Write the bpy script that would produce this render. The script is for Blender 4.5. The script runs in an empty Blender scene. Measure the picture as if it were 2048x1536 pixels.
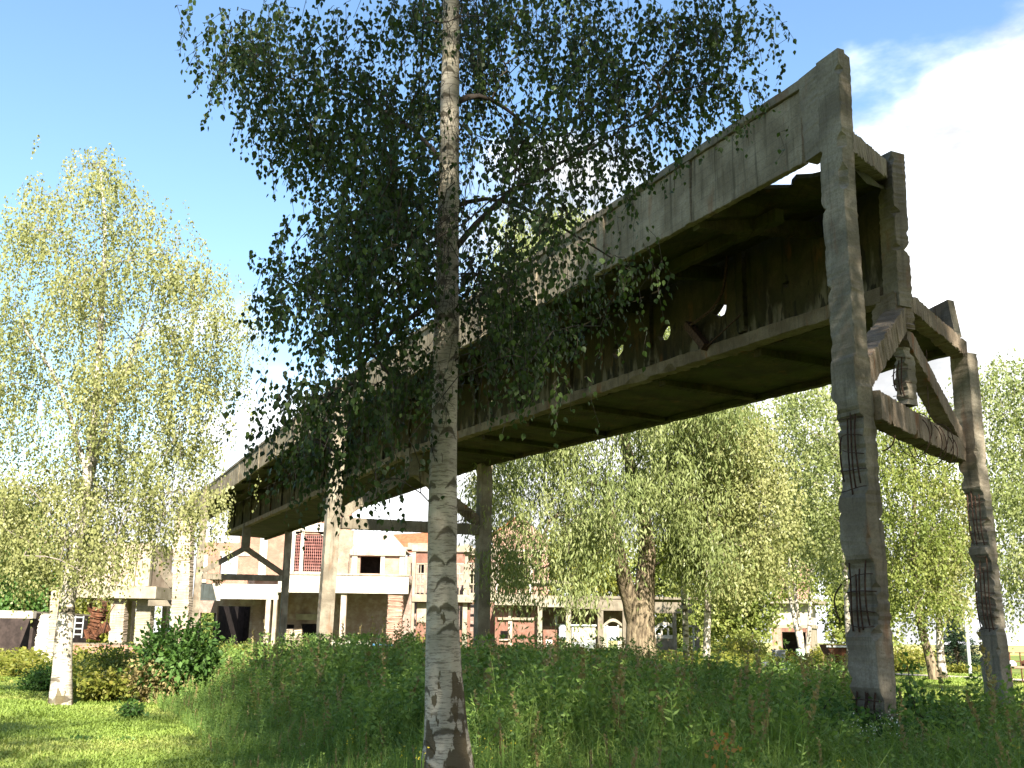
import bpy, math, random
import numpy as np
from mathutils import Vector, Matrix
from mathutils.geometry import delaunay_2d_cdt

rng = np.random.default_rng(7)
random.seed(7)
SC = bpy.context.scene
COL = SC.collection

# ------------------------------------------------------------------ camera
FPX, PITCH, ROLL = 2080.0, math.radians(13.76), math.radians(0.75)
cam_data = bpy.data.cameras.new("camera")
cam = bpy.data.objects.new("camera", cam_data)
COL.objects.link(cam)
cam_data.sensor_width = 36.0
cam_data.lens = FPX / 2048 * 36.0
cam_data.clip_start, cam_data.clip_end = 0.05, 6000
RM = Matrix.Rotation(math.pi/2 + PITCH, 4, 'X') @ Matrix.Rotation(ROLL, 4, 'Z')
cam.matrix_world = Matrix.Translation((0, 0, 1.6)) @ RM
SC.camera = cam
R3 = np.array(RM.to_3x3())
EYE = np.array([0, 0, 1.6])

# ------------------------------------------------------------------ light
SUN_EL, SUN_AZ = math.radians(36), math.radians(11)      # sun behind the viewer, a little to the right
EXPOSURE = 2.1
sd = Vector((math.sin(SUN_AZ)*math.cos(SUN_EL), -math.cos(SUN_AZ)*math.cos(SUN_EL), math.sin(SUN_EL)))
sun_d = bpy.data.lights.new("sun", 'SUN')
sun_d.energy = 5.0
sun_d.angle = math.radians(0.6)
sun_d.color = (1.0, 0.93, 0.80)
sun = bpy.data.objects.new("sun", sun_d)
sun.rotation_euler = sd.to_track_quat('Z', 'Y').to_euler()
sun.location = (5, -30, 40)
COL.objects.link(sun)

world = bpy.data.worlds.new("World")
SC.world = world
world.use_nodes = True
nt = world.node_tree
nt.nodes.clear()
def N(nt, typ, **kw):
    n = nt.nodes.new(typ)
    for k, v in kw.items():
        if k.startswith('i_'):
            key = k[2:]
            key = int(key) if key.isdigit() else key.replace('_', ' ')
            n.inputs[key].default_value = v
        else:
            setattr(n, k, v)
    return n
def math_node(nt, op, a, b=None, clamp=False):
    n = nt.nodes.new('ShaderNodeMath'); n.operation = op; n.use_clamp = clamp
    for i, v in enumerate((a, b)):
        if v is None: continue
        if isinstance(v, (int, float)): n.inputs[i].default_value = v
        else: nt.links.new(v, n.inputs[i])
    return n.outputs[0]
def mixc(nt, fac, a, b, typ='MIX'):
    n = nt.nodes.new('ShaderNodeMix'); n.data_type = 'RGBA'; n.blend_type = typ
    for idx, v in ((0, fac), (6, a), (7, b)):
        if isinstance(v, (int, float)): n.inputs[idx].default_value = v
        elif isinstance(v, tuple): n.inputs[idx].default_value = (*v[:3], 1)
        else: nt.links.new(v, n.inputs[idx])
    return n.outputs[2]
def maprange(nt, v, a, b, c=0.0, d=1.0, smooth=True):
    n = nt.nodes.new('ShaderNodeMapRange')
    n.interpolation_type = 'SMOOTHSTEP' if smooth else 'LINEAR'
    nt.links.new(v, n.inputs[0])
    for i, x in enumerate((a, b, c, d)): n.inputs[i+1].default_value = x
    return n.outputs[0]
L = nt.links.new
sky = N(nt, 'ShaderNodeTexSky', sky_type='NISHITA', sun_disc=False, sun_elevation=SUN_EL,
        sun_rotation=math.pi - SUN_AZ, air_density=1.3, dust_density=0.6, ozone_density=2.5)
tc = N(nt, 'ShaderNodeTexCoord')
sx = N(nt, 'ShaderNodeSeparateXYZ'); L(tc.outputs['Generated'], sx.inputs[0])
mp = N(nt, 'ShaderNodeMapping'); L(tc.outputs['Generated'], mp.inputs[0]); mp.inputs['Scale'].default_value = (1, 1, 2.2)
mp.inputs['Location'].default_value = (1.9, 0.7, 0.4)
nz = N(nt, 'ShaderNodeTexNoise', i_Scale=2.6, i_Detail=7.0, i_Roughness=0.55); L(mp.outputs[0], nz.inputs[0])
b1 = math_node(nt, 'MULTIPLY', sx.outputs[0], 0.85)
b2 = math_node(nt, 'MULTIPLY', math_node(nt, 'SUBTRACT', 0.36, sx.outputs[2]), 1.5)
cm = math_node(nt, 'ADD', math_node(nt, 'ADD', math_node(nt, 'SUBTRACT', math_node(nt, 'MULTIPLY', nz.outputs[0], 1.9), .45), b1), b2)
cmask = maprange(nt, cm, 0.44, 0.76)
hsv = N(nt, 'ShaderNodeHueSaturation'); hsv.inputs['Saturation'].default_value = 1.08
L(sky.outputs[0], hsv.inputs['Color'])
nz2 = N(nt, 'ShaderNodeTexNoise', i_Scale=5.5, i_Detail=9.0, i_Roughness=0.6); L(mp.outputs[0], nz2.inputs[0])
shade = maprange(nt, nz2.outputs[0], .35, .65, .42, 1.1)
cc = N(nt, 'ShaderNodeVectorMath', operation='SCALE'); cc.inputs[0].default_value = (7.2, 7.3, 7.4); L(shade, cc.inputs['Scale'])
skyc = mixc(nt, cmask, hsv.outputs[0], cc.outputs[0])
bg = N(nt, 'ShaderNodeBackground', i_Strength=0.07)
L(skyc, bg.inputs[0])
wo = N(nt, 'ShaderNodeOutputWorld'); L(bg.outputs[0], wo.inputs[0])

SC.view_settings.view_transform = 'Standard'
SC.view_settings.look = 'None'
SC.view_settings.exposure = EXPOSURE
SC.view_settings.gamma = 1.0
SC.view_settings.use_curve_mapping = False
SC.render.engine = 'CYCLES'
cy = SC.cycles
cy.max_bounces = 6; cy.diffuse_bounces = 3; cy.glossy_bounces = 2; cy.transmission_bounces = 4
cy.transparent_max_bounces = 4
cy.use_denoising = True

# ------------------------------------------------------------------ where things stand
def ray(x, y):
    return R3 @ np.array([(x-1024)/FPX, -(y-768)/FPX, -1.0])
def at(x, y, Y):
    """the point at distance Y seen at photo position x, y"""
    d = ray(x, y)
    return EYE + d*(Y/d[1])
def grd(x, y):
    d = ray(x, y); return EYE + d*(-1.6/d[2])
U = ray(98, 1135); U = np.array([U[0], U[1], 0]); U /= np.linalg.norm(U)     # along the bridge
NB = np.array([U[1], -U[0], 0])                                              # across it
UP = np.array([0, 0, 1.0])
F0 = at(1680, 1000, 15.0); F0[2] = 0
WB = 6.48
def S(s, w, z): return F0 + U*s + NB*w + UP*z
def on(x, y, w):
    o = F0 + NB*w; d = ray(x, y)
    q = EYE + d*(np.dot(o-EYE, NB)/np.dot(d, NB))
    return np.dot(q-F0, U), q[2]
def TOP(s): return 10.5 + 0.052*s if s < 30 else 12.06 + 0.0145*(s-30)

# ------------------------------------------------------------------ mesh helpers
def cat(parts):
    Vs, Fs, n = [], [], 0
    for V, F in parts:
        Vs.append(np.asarray(V, float)); Fs.append(np.asarray(F)+n); n += len(V)
    return np.concatenate(Vs), np.concatenate(Fs)
MESHCACHE = {}
def mesh(name, V, F, mat, rnd=None, smooth=False):
    V = np.asarray(V, np.float32); F = np.asarray(F, np.int32)
    me = bpy.data.meshes.new(name)
    m, k = F.shape
    me.vertices.add(len(V)); me.vertices.foreach_set('co', V.ravel())
    me.loops.add(m*k); me.loops.foreach_set('vertex_index', F.ravel())
    me.polygons.add(m); me.polygons.foreach_set('loop_start', np.arange(0, m*k, k, dtype=np.int32))
    me.polygons.foreach_set('use_smooth', np.full(m, bool(smooth)))
    if rnd is not None:
        a = me.attributes.new('rnd', 'FLOAT', 'FACE'); a.data.foreach_set('value', np.asarray(rnd, np.float32))
    if mat is not None: me.materials.append(mat)
    me.update(calc_edges=True); me.validate()
    return me
def tag(o, label=None, cat=None, group=None, kind=None):
    for k, v in (('label', label), ('category', cat), ('group', group), ('kind', kind)):
        if v: o[k] = v
    return o
def thing(name, label, cat, loc, group=None, kind=None):
    o = bpy.data.objects.new(name, None); COL.objects.link(o)
    o.location = [float(v) for v in loc]; o.empty_display_size = 0.3
    return tag(o, label, cat, group, kind)
def root_of(p):
    while p.parent: p = p.parent
    return p
def obj(name, VF, mat, parent=None, rnd=None, smooth=False, kind=None, label=None):
    V, F = VF
    V = np.asarray(V, float)
    if parent is not None:
        org = np.array(root_of(parent).location)
    else:
        org = np.array([V[:, 0].mean(), V[:, 1].mean(), V[:, 2].min()])
    o = bpy.data.objects.new(name, mesh(name, V-org, F, mat, rnd, smooth))
    COL.objects.link(o)
    if parent is not None: o.parent = parent
    else: o.location = org
    if kind: o['kind'] = kind
    if label: o['label'] = label
    return o
def box(x0, x1, y0, y1, z0, z1):
    V = np.array([[x, y, z] for z in (z0, z1) for y in (y0, y1) for x in (x0, x1)], float)
    F = np.array([(0, 2, 3, 1), (4, 5, 7, 6), (0, 1, 5, 4), (2, 6, 7, 3), (0, 4, 6, 2), (1, 3, 7, 5)])
    return V, F
def hexa(p):   # eight corners: bottom four then top four
    return np.array(p, float), np.array([(3, 2, 1, 0), (4, 5, 6, 7), (0, 1, 5, 4), (1, 2, 6, 5), (2, 3, 7, 6), (3, 0, 4, 7)])
def chips(n, chip, ch=.006, lo=1.25):
    """bite depth of the four arrises along n rings: mostly sharp, now and then broken off"""
    q = rng.normal(size=(n+8, 4)); k = np.array([.2, .5, .8, .5, .2]); k /= np.sqrt((k**2).sum())
    s = np.stack([np.convolve(q[:, i], k, 'same') for i in range(4)], 1)[4:n+4]
    return ch + np.clip(s-lo, 0, 1.2)*chip*.9 + np.abs(rng.normal(0, .0045, (n, 4)))
def unit(v): return v/np.linalg.norm(v)
def beam(A, B, side, w, d, seg=0.25, jit=0.006, chip=0.05, ch=0.006, spall=None, endjit=0.02):
    """rough cast member from A to B, w wide along side, d deep; spall(t)->(w_in, d_in) bites"""
    A = np.asarray(A, float); B = np.asarray(B, float)
    Ln = np.linalg.norm(B-A); a = (B-A)/Ln
    s = np.asarray(side, float); s = unit(s - a*np.dot(s, a)); t = np.cross(a, s)
    seg = min(seg, max(.05, Ln/160)); n = max(2, int(Ln/seg)+1)
    V, F = [], []
    CH = chips(n, chip, ch); jit = jit*.5
    for k in range(n):
        f = k/(n-1)
        ww = (w(f) if callable(w) else w)/2; dd = (d(f) if callable(d) else d)/2
        lo_s, hi_s, lo_t, hi_t = -ww, ww, -dd, dd
        if spall:
            q = spall(f*Ln)
            lo_s += q[0]; hi_s -= q[1]; lo_t += q[2]; hi_t -= q[3]
        c = CH[k]
        base = A + a*(f*Ln + (rng.normal()*endjit if k in (0, n-1) else 0))
        pts = [(lo_s+c[0], lo_t), (hi_s-c[1], lo_t), (hi_s, lo_t+c[1]), (hi_s, hi_t-c[2]),
               (hi_s-c[2], hi_t), (lo_s+c[3], hi_t), (lo_s, hi_t-c[3]), (lo_s, lo_t+c[0])]
        j = rng.normal(0, jit, (8, 2))
        for i, (u, v) in enumerate(pts):
            V.append(base + s*(u+j[i, 0]) + t*(v+j[i, 1]))
        if k:
            o = (k-1)*8
            for i in range(8):
                i2 = (i+1) % 8
                F.append((o+i, o+i2, o+8+i2, o+8+i))
    for o, rev in ((0, True), ((n-1)*8, False)):
        for q in ((0, 1, 2, 3), (0, 3, 4, 7), (4, 5, 6, 7)):
            q = [o+i for i in q]
            F.append(tuple(q[::-1]) if rev else tuple(q))
    return np.array(V), np.array(F)
def tube(pts, rad, sides=6, cap=True):
    pts = np.asarray(pts, float); n = len(pts)
    rad = np.full(n, rad) if np.isscalar(rad) else np.asarray(rad, float)
    tan = np.gradient(pts, axis=0); tan /= np.linalg.norm(tan, axis=1)[:, None]+1e-9
    ref = np.array([1, 0.13, 0.07]) if abs(tan[0][0]) < 0.8 else np.array([0.1, 1, 0.2])
    s = np.cross(tan, ref); s /= np.linalg.norm(s, axis=1)[:, None]; t = np.cross(tan, s)
    an = np.arange(sides)/sides*2*math.pi
    V = (pts[:, None] + rad[:, None, None]*(np.cos(an)[None, :, None]*s[:, None] + np.sin(an)[None, :, None]*t[:, None])).reshape(-1, 3)
    i = np.arange(sides); i2 = (i+1) % sides
    F = np.concatenate([np.stack([k*sides+i, k*sides+i2, (k+1)*sides+i2, (k+1)*sides+i], 1) for k in range(n-1)])
    return V, F
def frusta(A, B, ra, rb, sides=4):
    """many separate tapered segments at once"""
    A, B = np.asarray(A), np.asarray(B)
    a = B-A; a /= np.linalg.norm(a, axis=1)[:, None]+1e-9
    ref = np.where(np.abs(a[:, :1]) < 0.8, np.array([[1, .1, .1]]), np.array([[.1, 1, .1]]))
    s = np.cross(a, ref); s /= np.linalg.norm(s, axis=1)[:, None]; t = np.cross(a, s)
    an = np.arange(sides)/sides*2*math.pi
    cs = np.cos(an)[None, :, None]; sn = np.sin(an)[None, :, None]
    dirv = cs*s[:, None]+sn*t[:, None]
    VA = A[:, None]+dirv*np.asarray(ra)[:, None, None]; VB = B[:, None]+dirv*np.asarray(rb)[:, None, None]
    V = np.concatenate([VA, VB], 1).reshape(-1, 3)
    i = np.arange(sides); i2 = (i+1) % sides
    q = np.stack([i, i2, sides+i2, sides+i], 1)
    F = (np.arange(len(A))[:, None, None]*2*sides + q[None]).reshape(-1, 4)
    return V, F

# ------------------------------------------------------------------ materials
def newmat(name):
    m = bpy.data.materials.new(name); m.use_nodes = True
    t = m.node_tree; t.nodes.clear()
    out = t.nodes.new('ShaderNodeOutputMaterial')
    return m, t, out
def noise(t, vec, scale, detail=4.0, rough=0.55, mapping=None):
    if mapping:
        mp = t.nodes.new('ShaderNodeMapping'); t.links.new(vec, mp.inputs[0]); mp.inputs['Scale'].default_value = mapping; vec = mp.outputs[0]
    n = t.nodes.new('ShaderNodeTexNoise'); n.inputs['Scale'].default_value = scale; n.inputs['Detail'].default_value = detail
    n.inputs['Roughness'].default_value = rough; t.links.new(vec, n.inputs[0]); return n.outputs[0]
def pos(t):
    return t.nodes.new('ShaderNodeNewGeometry').outputs['Position']
def finish(t, out, color, rough=0.9, bump=None, bstr=0.3, bdist=0.02, spec=0.25):
    p = t.nodes.new('ShaderNodeBsdfPrincipled')
    if isinstance(color, tuple): p.inputs['Base Color'].default_value = (*color, 1)
    else: t.links.new(color, p.inputs['Base Color'])
    if isinstance(rough, (int, float)): p.inputs['Roughness'].default_value = rough
    else: t.links.new(rough, p.inputs['Roughness'])
    p.inputs['Specular IOR Level'].default_value = spec
    if bump is not None:
        b = t.nodes.new('ShaderNodeBump'); b.inputs['Strength'].default_value = bstr; b.inputs['Distance'].default_value = bdist
        t.links.new(bump, b.inputs['Height']); t.links.new(b.outputs[0], p.inputs['Normal'])
    t.links.new(p.outputs[0], out.inputs[0])
    return p
def concrete(name, lo, hi, dark=(.05, .045, .035), streak=0.5, moss=0.0, mosscol=(.075, .08, .02), mscale=1.0, bdist=0.03, boards=False, rust=0.0, drips=False):
    m, t, out = newmat(name); P = pos(t)
    c = mixc(t, maprange(t, noise(t, P, 1.1*mscale, 6), .35, .68), lo, hi)
    fine = noise(t, P, 22*mscale, 6, .7)
    c = mixc(t, maprange(t, fine, .35, .75, 0, .55), c, tuple(v*0.55 for v in lo))
    st = noise(t, P, 1.0, 5, .6, (5*mscale, 5*mscale, .35*mscale))
    c = mixc(t, maprange(t, st, .5, .72, 0, streak), c, dark)
    if rust:
        rs = noise(t, P, 1.0, 4, .6, (3.1, 2.3, .8)); c = mixc(t, maprange(t, rs, .58, .72, 0, rust), c, (.17, .065, .022))
    if moss:
        ms = noise(t, P, .9, 7, .65, (1.3, 1.3, 2.0)); c = mixc(t, maprange(t, ms, .40, .62, 0, moss), c, mosscol)
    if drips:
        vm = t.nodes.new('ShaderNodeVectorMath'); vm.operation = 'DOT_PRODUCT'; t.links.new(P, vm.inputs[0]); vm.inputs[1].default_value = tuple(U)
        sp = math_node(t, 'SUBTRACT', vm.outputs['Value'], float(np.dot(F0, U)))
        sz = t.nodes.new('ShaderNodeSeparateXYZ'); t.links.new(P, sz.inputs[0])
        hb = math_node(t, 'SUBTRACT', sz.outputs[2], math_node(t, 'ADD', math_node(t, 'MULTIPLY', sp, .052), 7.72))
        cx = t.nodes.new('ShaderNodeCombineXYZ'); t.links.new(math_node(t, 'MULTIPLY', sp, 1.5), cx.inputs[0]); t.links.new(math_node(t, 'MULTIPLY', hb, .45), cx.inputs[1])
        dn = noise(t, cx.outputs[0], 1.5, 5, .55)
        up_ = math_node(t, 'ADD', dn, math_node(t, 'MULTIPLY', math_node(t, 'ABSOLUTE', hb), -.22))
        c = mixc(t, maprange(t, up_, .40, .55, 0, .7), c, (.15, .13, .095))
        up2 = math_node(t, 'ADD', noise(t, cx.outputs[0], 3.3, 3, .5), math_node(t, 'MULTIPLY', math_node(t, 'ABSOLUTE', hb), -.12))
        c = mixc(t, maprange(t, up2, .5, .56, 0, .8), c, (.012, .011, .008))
    big = noise(t, P, 5*mscale, 8, .7)
    h = math_node(t, 'ADD', big, math_node(t, 'MULTIPLY', fine, .5))
    if boards:
        w = t.nodes.new('ShaderNodeTexWave'); w.wave_type = 'BANDS'; w.bands_direction = 'DIAGONAL'; w.wave_profile = 'SAW'
        mp = t.nodes.new('ShaderNodeMapping'); t.links.new(P, mp.inputs[0])
        mp.inputs['Rotation'].default_value = (0, 0, math.atan2(U[0], U[1])); mp.inputs['Scale'].default_value = boards if isinstance(boards, tuple) else (0, 0, 1)
        w.bands_direction = 'Z' if not isinstance(boards, tuple) else 'X'
        t.links.new(mp.outputs[0], w.inputs[0]); w.inputs['Scale'].default_value = 1.7; w.inputs['Distortion'].default_value = .25
        edge = maprange(t, w.outputs[1], .9, 1.0, 0, 1)
        c = mixc(t, math_node(t, 'MULTIPLY', edge, .45), c, dark)
        h = math_node(t, 'SUBTRACT', h, math_node(t, 'MULTIPLY', edge, .5))
    finish(t, out, c, .93, h, .55, bdist*.45, .15)
    return m
MAT = {}
MAT['conc'] = concrete('weathered_concrete', (.125, .105, .078), (.215, .185, .14), streak=.45, rust=.3)
MAT['conc_leg'] = concrete('pillar_concrete', (.14, .118, .088), (.27, .235, .18), dark=(.05, .042, .03), streak=.6, rust=.35, mscale=1.3, bdist=.04)
MAT['conc_rough'] = concrete('broken_concrete', (.12, .092, .065), (.22, .175, .13), streak=.5, rust=.75, mscale=1.6, bdist=.09)
MAT['soffit'] = concrete('mossy_shade_toned_soffit', (.024, .020, .010), (.07, .056, .022), dark=(.008, .008, .004), streak=.45, moss=.75, mosscol=(.036, .042, .008), rust=.35, boards=(1, 0, 0), bdist=.05)  # moss and rust on concrete whose colour is darkened to imitate underside shade
MAT['wallin'] = concrete('stained_shade_toned_wall', (.022, .018, .009), (.062, .048, .024), dark=(.012, .011, .008), streak=.92, moss=.5, mosscol=(.028, .030, .009), rust=.4, bdist=.04, drips=True)  # stains, moss and drips; base colour also lowered to imitate shade inside the bridge
MAT['fascia'] = concrete('fascia_concrete', (.145, .118, .08), (.265, .225, .165), dark=(.045, .038, .025), streak=.8, boards=True, rust=.35, mscale=1.4)
MAT['pale'] = concrete('pale_render', (.28, .22, .17), (.43, .36, .29), dark=(.12, .09, .065), streak=.5, bdist=.02)
MAT['palec'] = concrete('pale_concrete', (.22, .19, .14), (.34, .30, .235), dark=(.16, .13, .09), streak=.4, bdist=.02)
MAT['white'] = concrete('whitewashed', (.38, .34, .28), (.55, .51, .45), dark=(.16, .12, .09), streak=.5, bdist=.02)
def brickmat(name, c1, c2, mortar, sc=1.0, worn=.4, wash=(.62, .58, .52)):
    m, t, out = newmat(name)
    g = t.nodes.new('ShaderNodeNewGeometry'); P = g.outputs['Position']
    s = t.nodes.new('ShaderNodeSeparateXYZ'); t.links.new(P, s.inputs[0])
    cmb = t.nodes.new('ShaderNodeCombineXYZ')
    t.links.new(math_node(t, 'ADD', s.outputs[0], s.outputs[1]), cmb.inputs[0]); t.links.new(s.outputs[2], cmb.inputs[1])
    b = t.nodes.new('ShaderNodeTexBrick'); t.links.new(cmb.outputs[0], b.inputs[0])
    b.inputs['Color1'].default_value = (*c1, 1); b.inputs['Color2'].default_value = (*c2, 1); b.inputs['Mortar'].default_value = (*mortar, 1)
    b.inputs['Scale'].default_value = 1.0; b.inputs['Brick Width'].default_value = .26*sc; b.inputs['Row Height'].default_value = .085*sc
    b.inputs['Mortar Size'].default_value = .012*sc; b.inputs['Bias'].default_value = -.2
    c = mixc(t, maprange(t, noise(t, P, 1.3, 7, .65), .42, .66, 0, worn), b.outputs[0], wash)
    c = mixc(t, maprange(t, noise(t, P, .5, 5, .6, (1, 1, .4)), .5, .7, 0, .5), c, tuple(v*.35 for v in c1))
    finish(t, out, c, .9, b.outputs[1], .5, -.015, .15)
    return m
MAT['brick'] = brickmat('brick_wall', (.20, .082, .055), (.27, .125, .085), (.26, .21, .165), worn=.4, wash=(.34, .25, .19))
MAT['brick_red'] = brickmat('red_brick', (.17, .06, .04), (.14, .05, .035), (.17, .13, .10), worn=.35, wash=(.26, .2, .16))
MAT['brick_old'] = brickmat('old_dirty_brick', (.17, .09, .07), (.23, .14, .11), (.26, .22, .19), worn=.6, wash=(.34, .29, .26))
MAT['brick_pale'] = brickmat('pale_pink_brick', (.24, .115, .08), (.30, .16, .115), (.30, .24, .19), worn=.45, wash=(.38, .30, .24))
def simple(name, col, rough=.85, var=.25, sc=6.0, bd=.01, metallic=0.0):
    m, t, out = newmat(name); P = pos(t); n = noise(t, P, sc, 5, .65)
    c = mixc(t, maprange(t, n, .35, .7), tuple(v*(1-var) for v in col), tuple(min(1, v*(1+var)) for v in col))
    p = finish(t, out, c, rough, n, .3, bd); p.inputs['Metallic'].default_value = metallic
    return m
MAT['rebar'] = simple('rusty_steel', (.055, .028, .018), .85, .5, 20)
MAT['rust'] = simple('rusted_metal', (.095, .038, .018), .8, .5, 4)
MAT['rustred'] = simple('rust_red_window_steel', (.34, .15, .13), .8, .3, 4)
MAT['dark'] = simple('interior_shade_tone', (.035, .025, .022), .95, .4, 2)  # near-black colour stands in for the shade inside rooms and behind openings
MAT['tile'] = simple('orange_roof_tiles', (.24, .085, .038), .85, .3, 3)
MAT['galv'] = simple('galvanised_steel', (.45, .48, .47), .5, .15, 5, metallic=.3)
MAT['grey'] = simple('grey_sheet', (.22, .23, .24), .6, .3, 2)
MAT['blue'] = simple('blue_paint', (.08, .25, .5), .6, .3, 2)
MAT['wood'] = simple('weathered_wood', (.2, .15, .1), .9, .3, 9)
MAT['green'] = simple('pale_green_paint', (.45, .62, .45), .7, .2, 9)
MAT['plastic'] = simple('white_plastic', (.7, .7, .68), .4, .05, 2)
MAT['path'] = simple('gravel_path', (.34, .30, .25), .95, .25, 3, .03)
def groundmat():
    m, t, out = newmat('lawn_soil'); P = pos(t)
    c = mixc(t, maprange(t, noise(t, P, .35, 6, .6), .35, .65), (.08, .125, .025), (.15, .18, .045))
    c = mixc(t, maprange(t, noise(t, P, 9, 6, .7), .4, .7, 0, .7), c, (.13, .14, .045))
    c = mixc(t, maprange(t, noise(t, P, 2.2, 6, .7), .58, .7, 0, .5), c, (.15, .12, .07))
    finish(t, out, c, .95, noise(t, P, 25, 6, .8), .8, .05, .1)
    return m
MAT['ground'] = groundmat()
MAT['field'] = simple('ripe_field', (.30, .27, .10), .95, .2, .02)
def leafmat(name, cols, trans=.35, rough=.5, backmul=1.6):
    m, t, out = newmat(name)
    a = t.nodes.new('ShaderNodeAttribute'); a.attribute_name = 'rnd'
    cr = t.nodes.new('ShaderNodeValToRGB'); t.links.new(a.outputs['Fac'], cr.inputs[0])
    els = cr.color_ramp.elements
    for i, c in enumerate(cols):
        e = els[i] if i < 2 else els.new(1)
        e.position = i/(len(cols)-1); e.color = (*c, 1)
    for i, e in enumerate(sorted(els, key=lambda e: e.position)): pass
    p = t.nodes.new('ShaderNodeBsdfPrincipled'); t.links.new(cr.outputs[0], p.inputs['Base Color'])
    p.inputs['Roughness'].default_value = rough; p.inputs['Specular IOR Level'].default_value = .18
    tr = t.nodes.new('ShaderNodeBsdfTranslucent')
    tcx = mixc(t, 1.0, cr.outputs[0], (backmul, backmul*1.0, backmul*.45), 'MULTIPLY'); t.links.new(tcx, tr.inputs[0])
    mx = t.nodes.new('ShaderNodeMixShader'); mx.inputs[0].default_value = trans
    t.links.new(p.outputs[0], mx.inputs[1]); t.links.new(tr.outputs[0], mx.inputs[2]); t.links.new(mx.outputs[0], out.inputs[0])
    return m
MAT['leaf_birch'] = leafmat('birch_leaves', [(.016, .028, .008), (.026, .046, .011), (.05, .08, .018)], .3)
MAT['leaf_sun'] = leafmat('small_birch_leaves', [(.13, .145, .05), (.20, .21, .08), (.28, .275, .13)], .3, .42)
MAT['leaf_willow'] = leafmat('willow_leaves', [(.10, .13, .045), (.17, .20, .07), (.27, .285, .14)], .3, .4)
MAT['leaf_mid'] = leafmat('mid_green_leaves', [(.08, .11, .022), (.145, .175, .04), (.22, .23, .07)], .3)
MAT['leaf_bush'] = leafmat('bush_leaves', [(0.042, 0.09, 0.0216), (0.066, 0.132, 0.03), (0.108, 0.192, 0.048)], .35)
MAT['leaf_yellow'] = leafmat('yellow_green_leaves', [(.10, .12, .02), (.16, .17, .03), (.24, .22, .05)], .35)
MAT['leaf_dark'] = leafmat('conifer_needles', [(.010, .022, .012), (.018, .035, .018), (.028, .05, .025)], .05)
MAT['leaf_weed'] = leafmat('weed_leaves', [(0.0562, 0.1063, 0.025), (0.125, 0.2063, 0.045), (0.25, 0.3313, 0.0875)], .3)
MAT['leaf_weed2'] = leafmat('weed_seed_heads', [(.17, .14, .06), (.25, .20, .09), (.33, .27, .13)], .25)
MAT['grass'] = leafmat('grass_blades', [(0.084, 0.156, 0.024), (0.15, 0.24, 0.0456), (0.288, 0.348, 0.096)], .3)
MAT['lawn'] = leafmat('lawn_blades', [(0.1375, 0.2, 0.0375), (0.2, 0.2625, 0.0562), (0.3125, 0.325, 0.1)], .3)
MAT['petal'] = leafmat('yellow_petals', [(.5, .38, .03), (.62, .5, .05)], .2)
MAT['petalw'] = leafmat('white_petals', [(.6, .6, .55), (.75, .75, .7)], .2)
MAT['drybrown'] = leafmat('dry_orange_leaves', [(.28, .13, .03), (.38, .22, .06)], .2)
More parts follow.
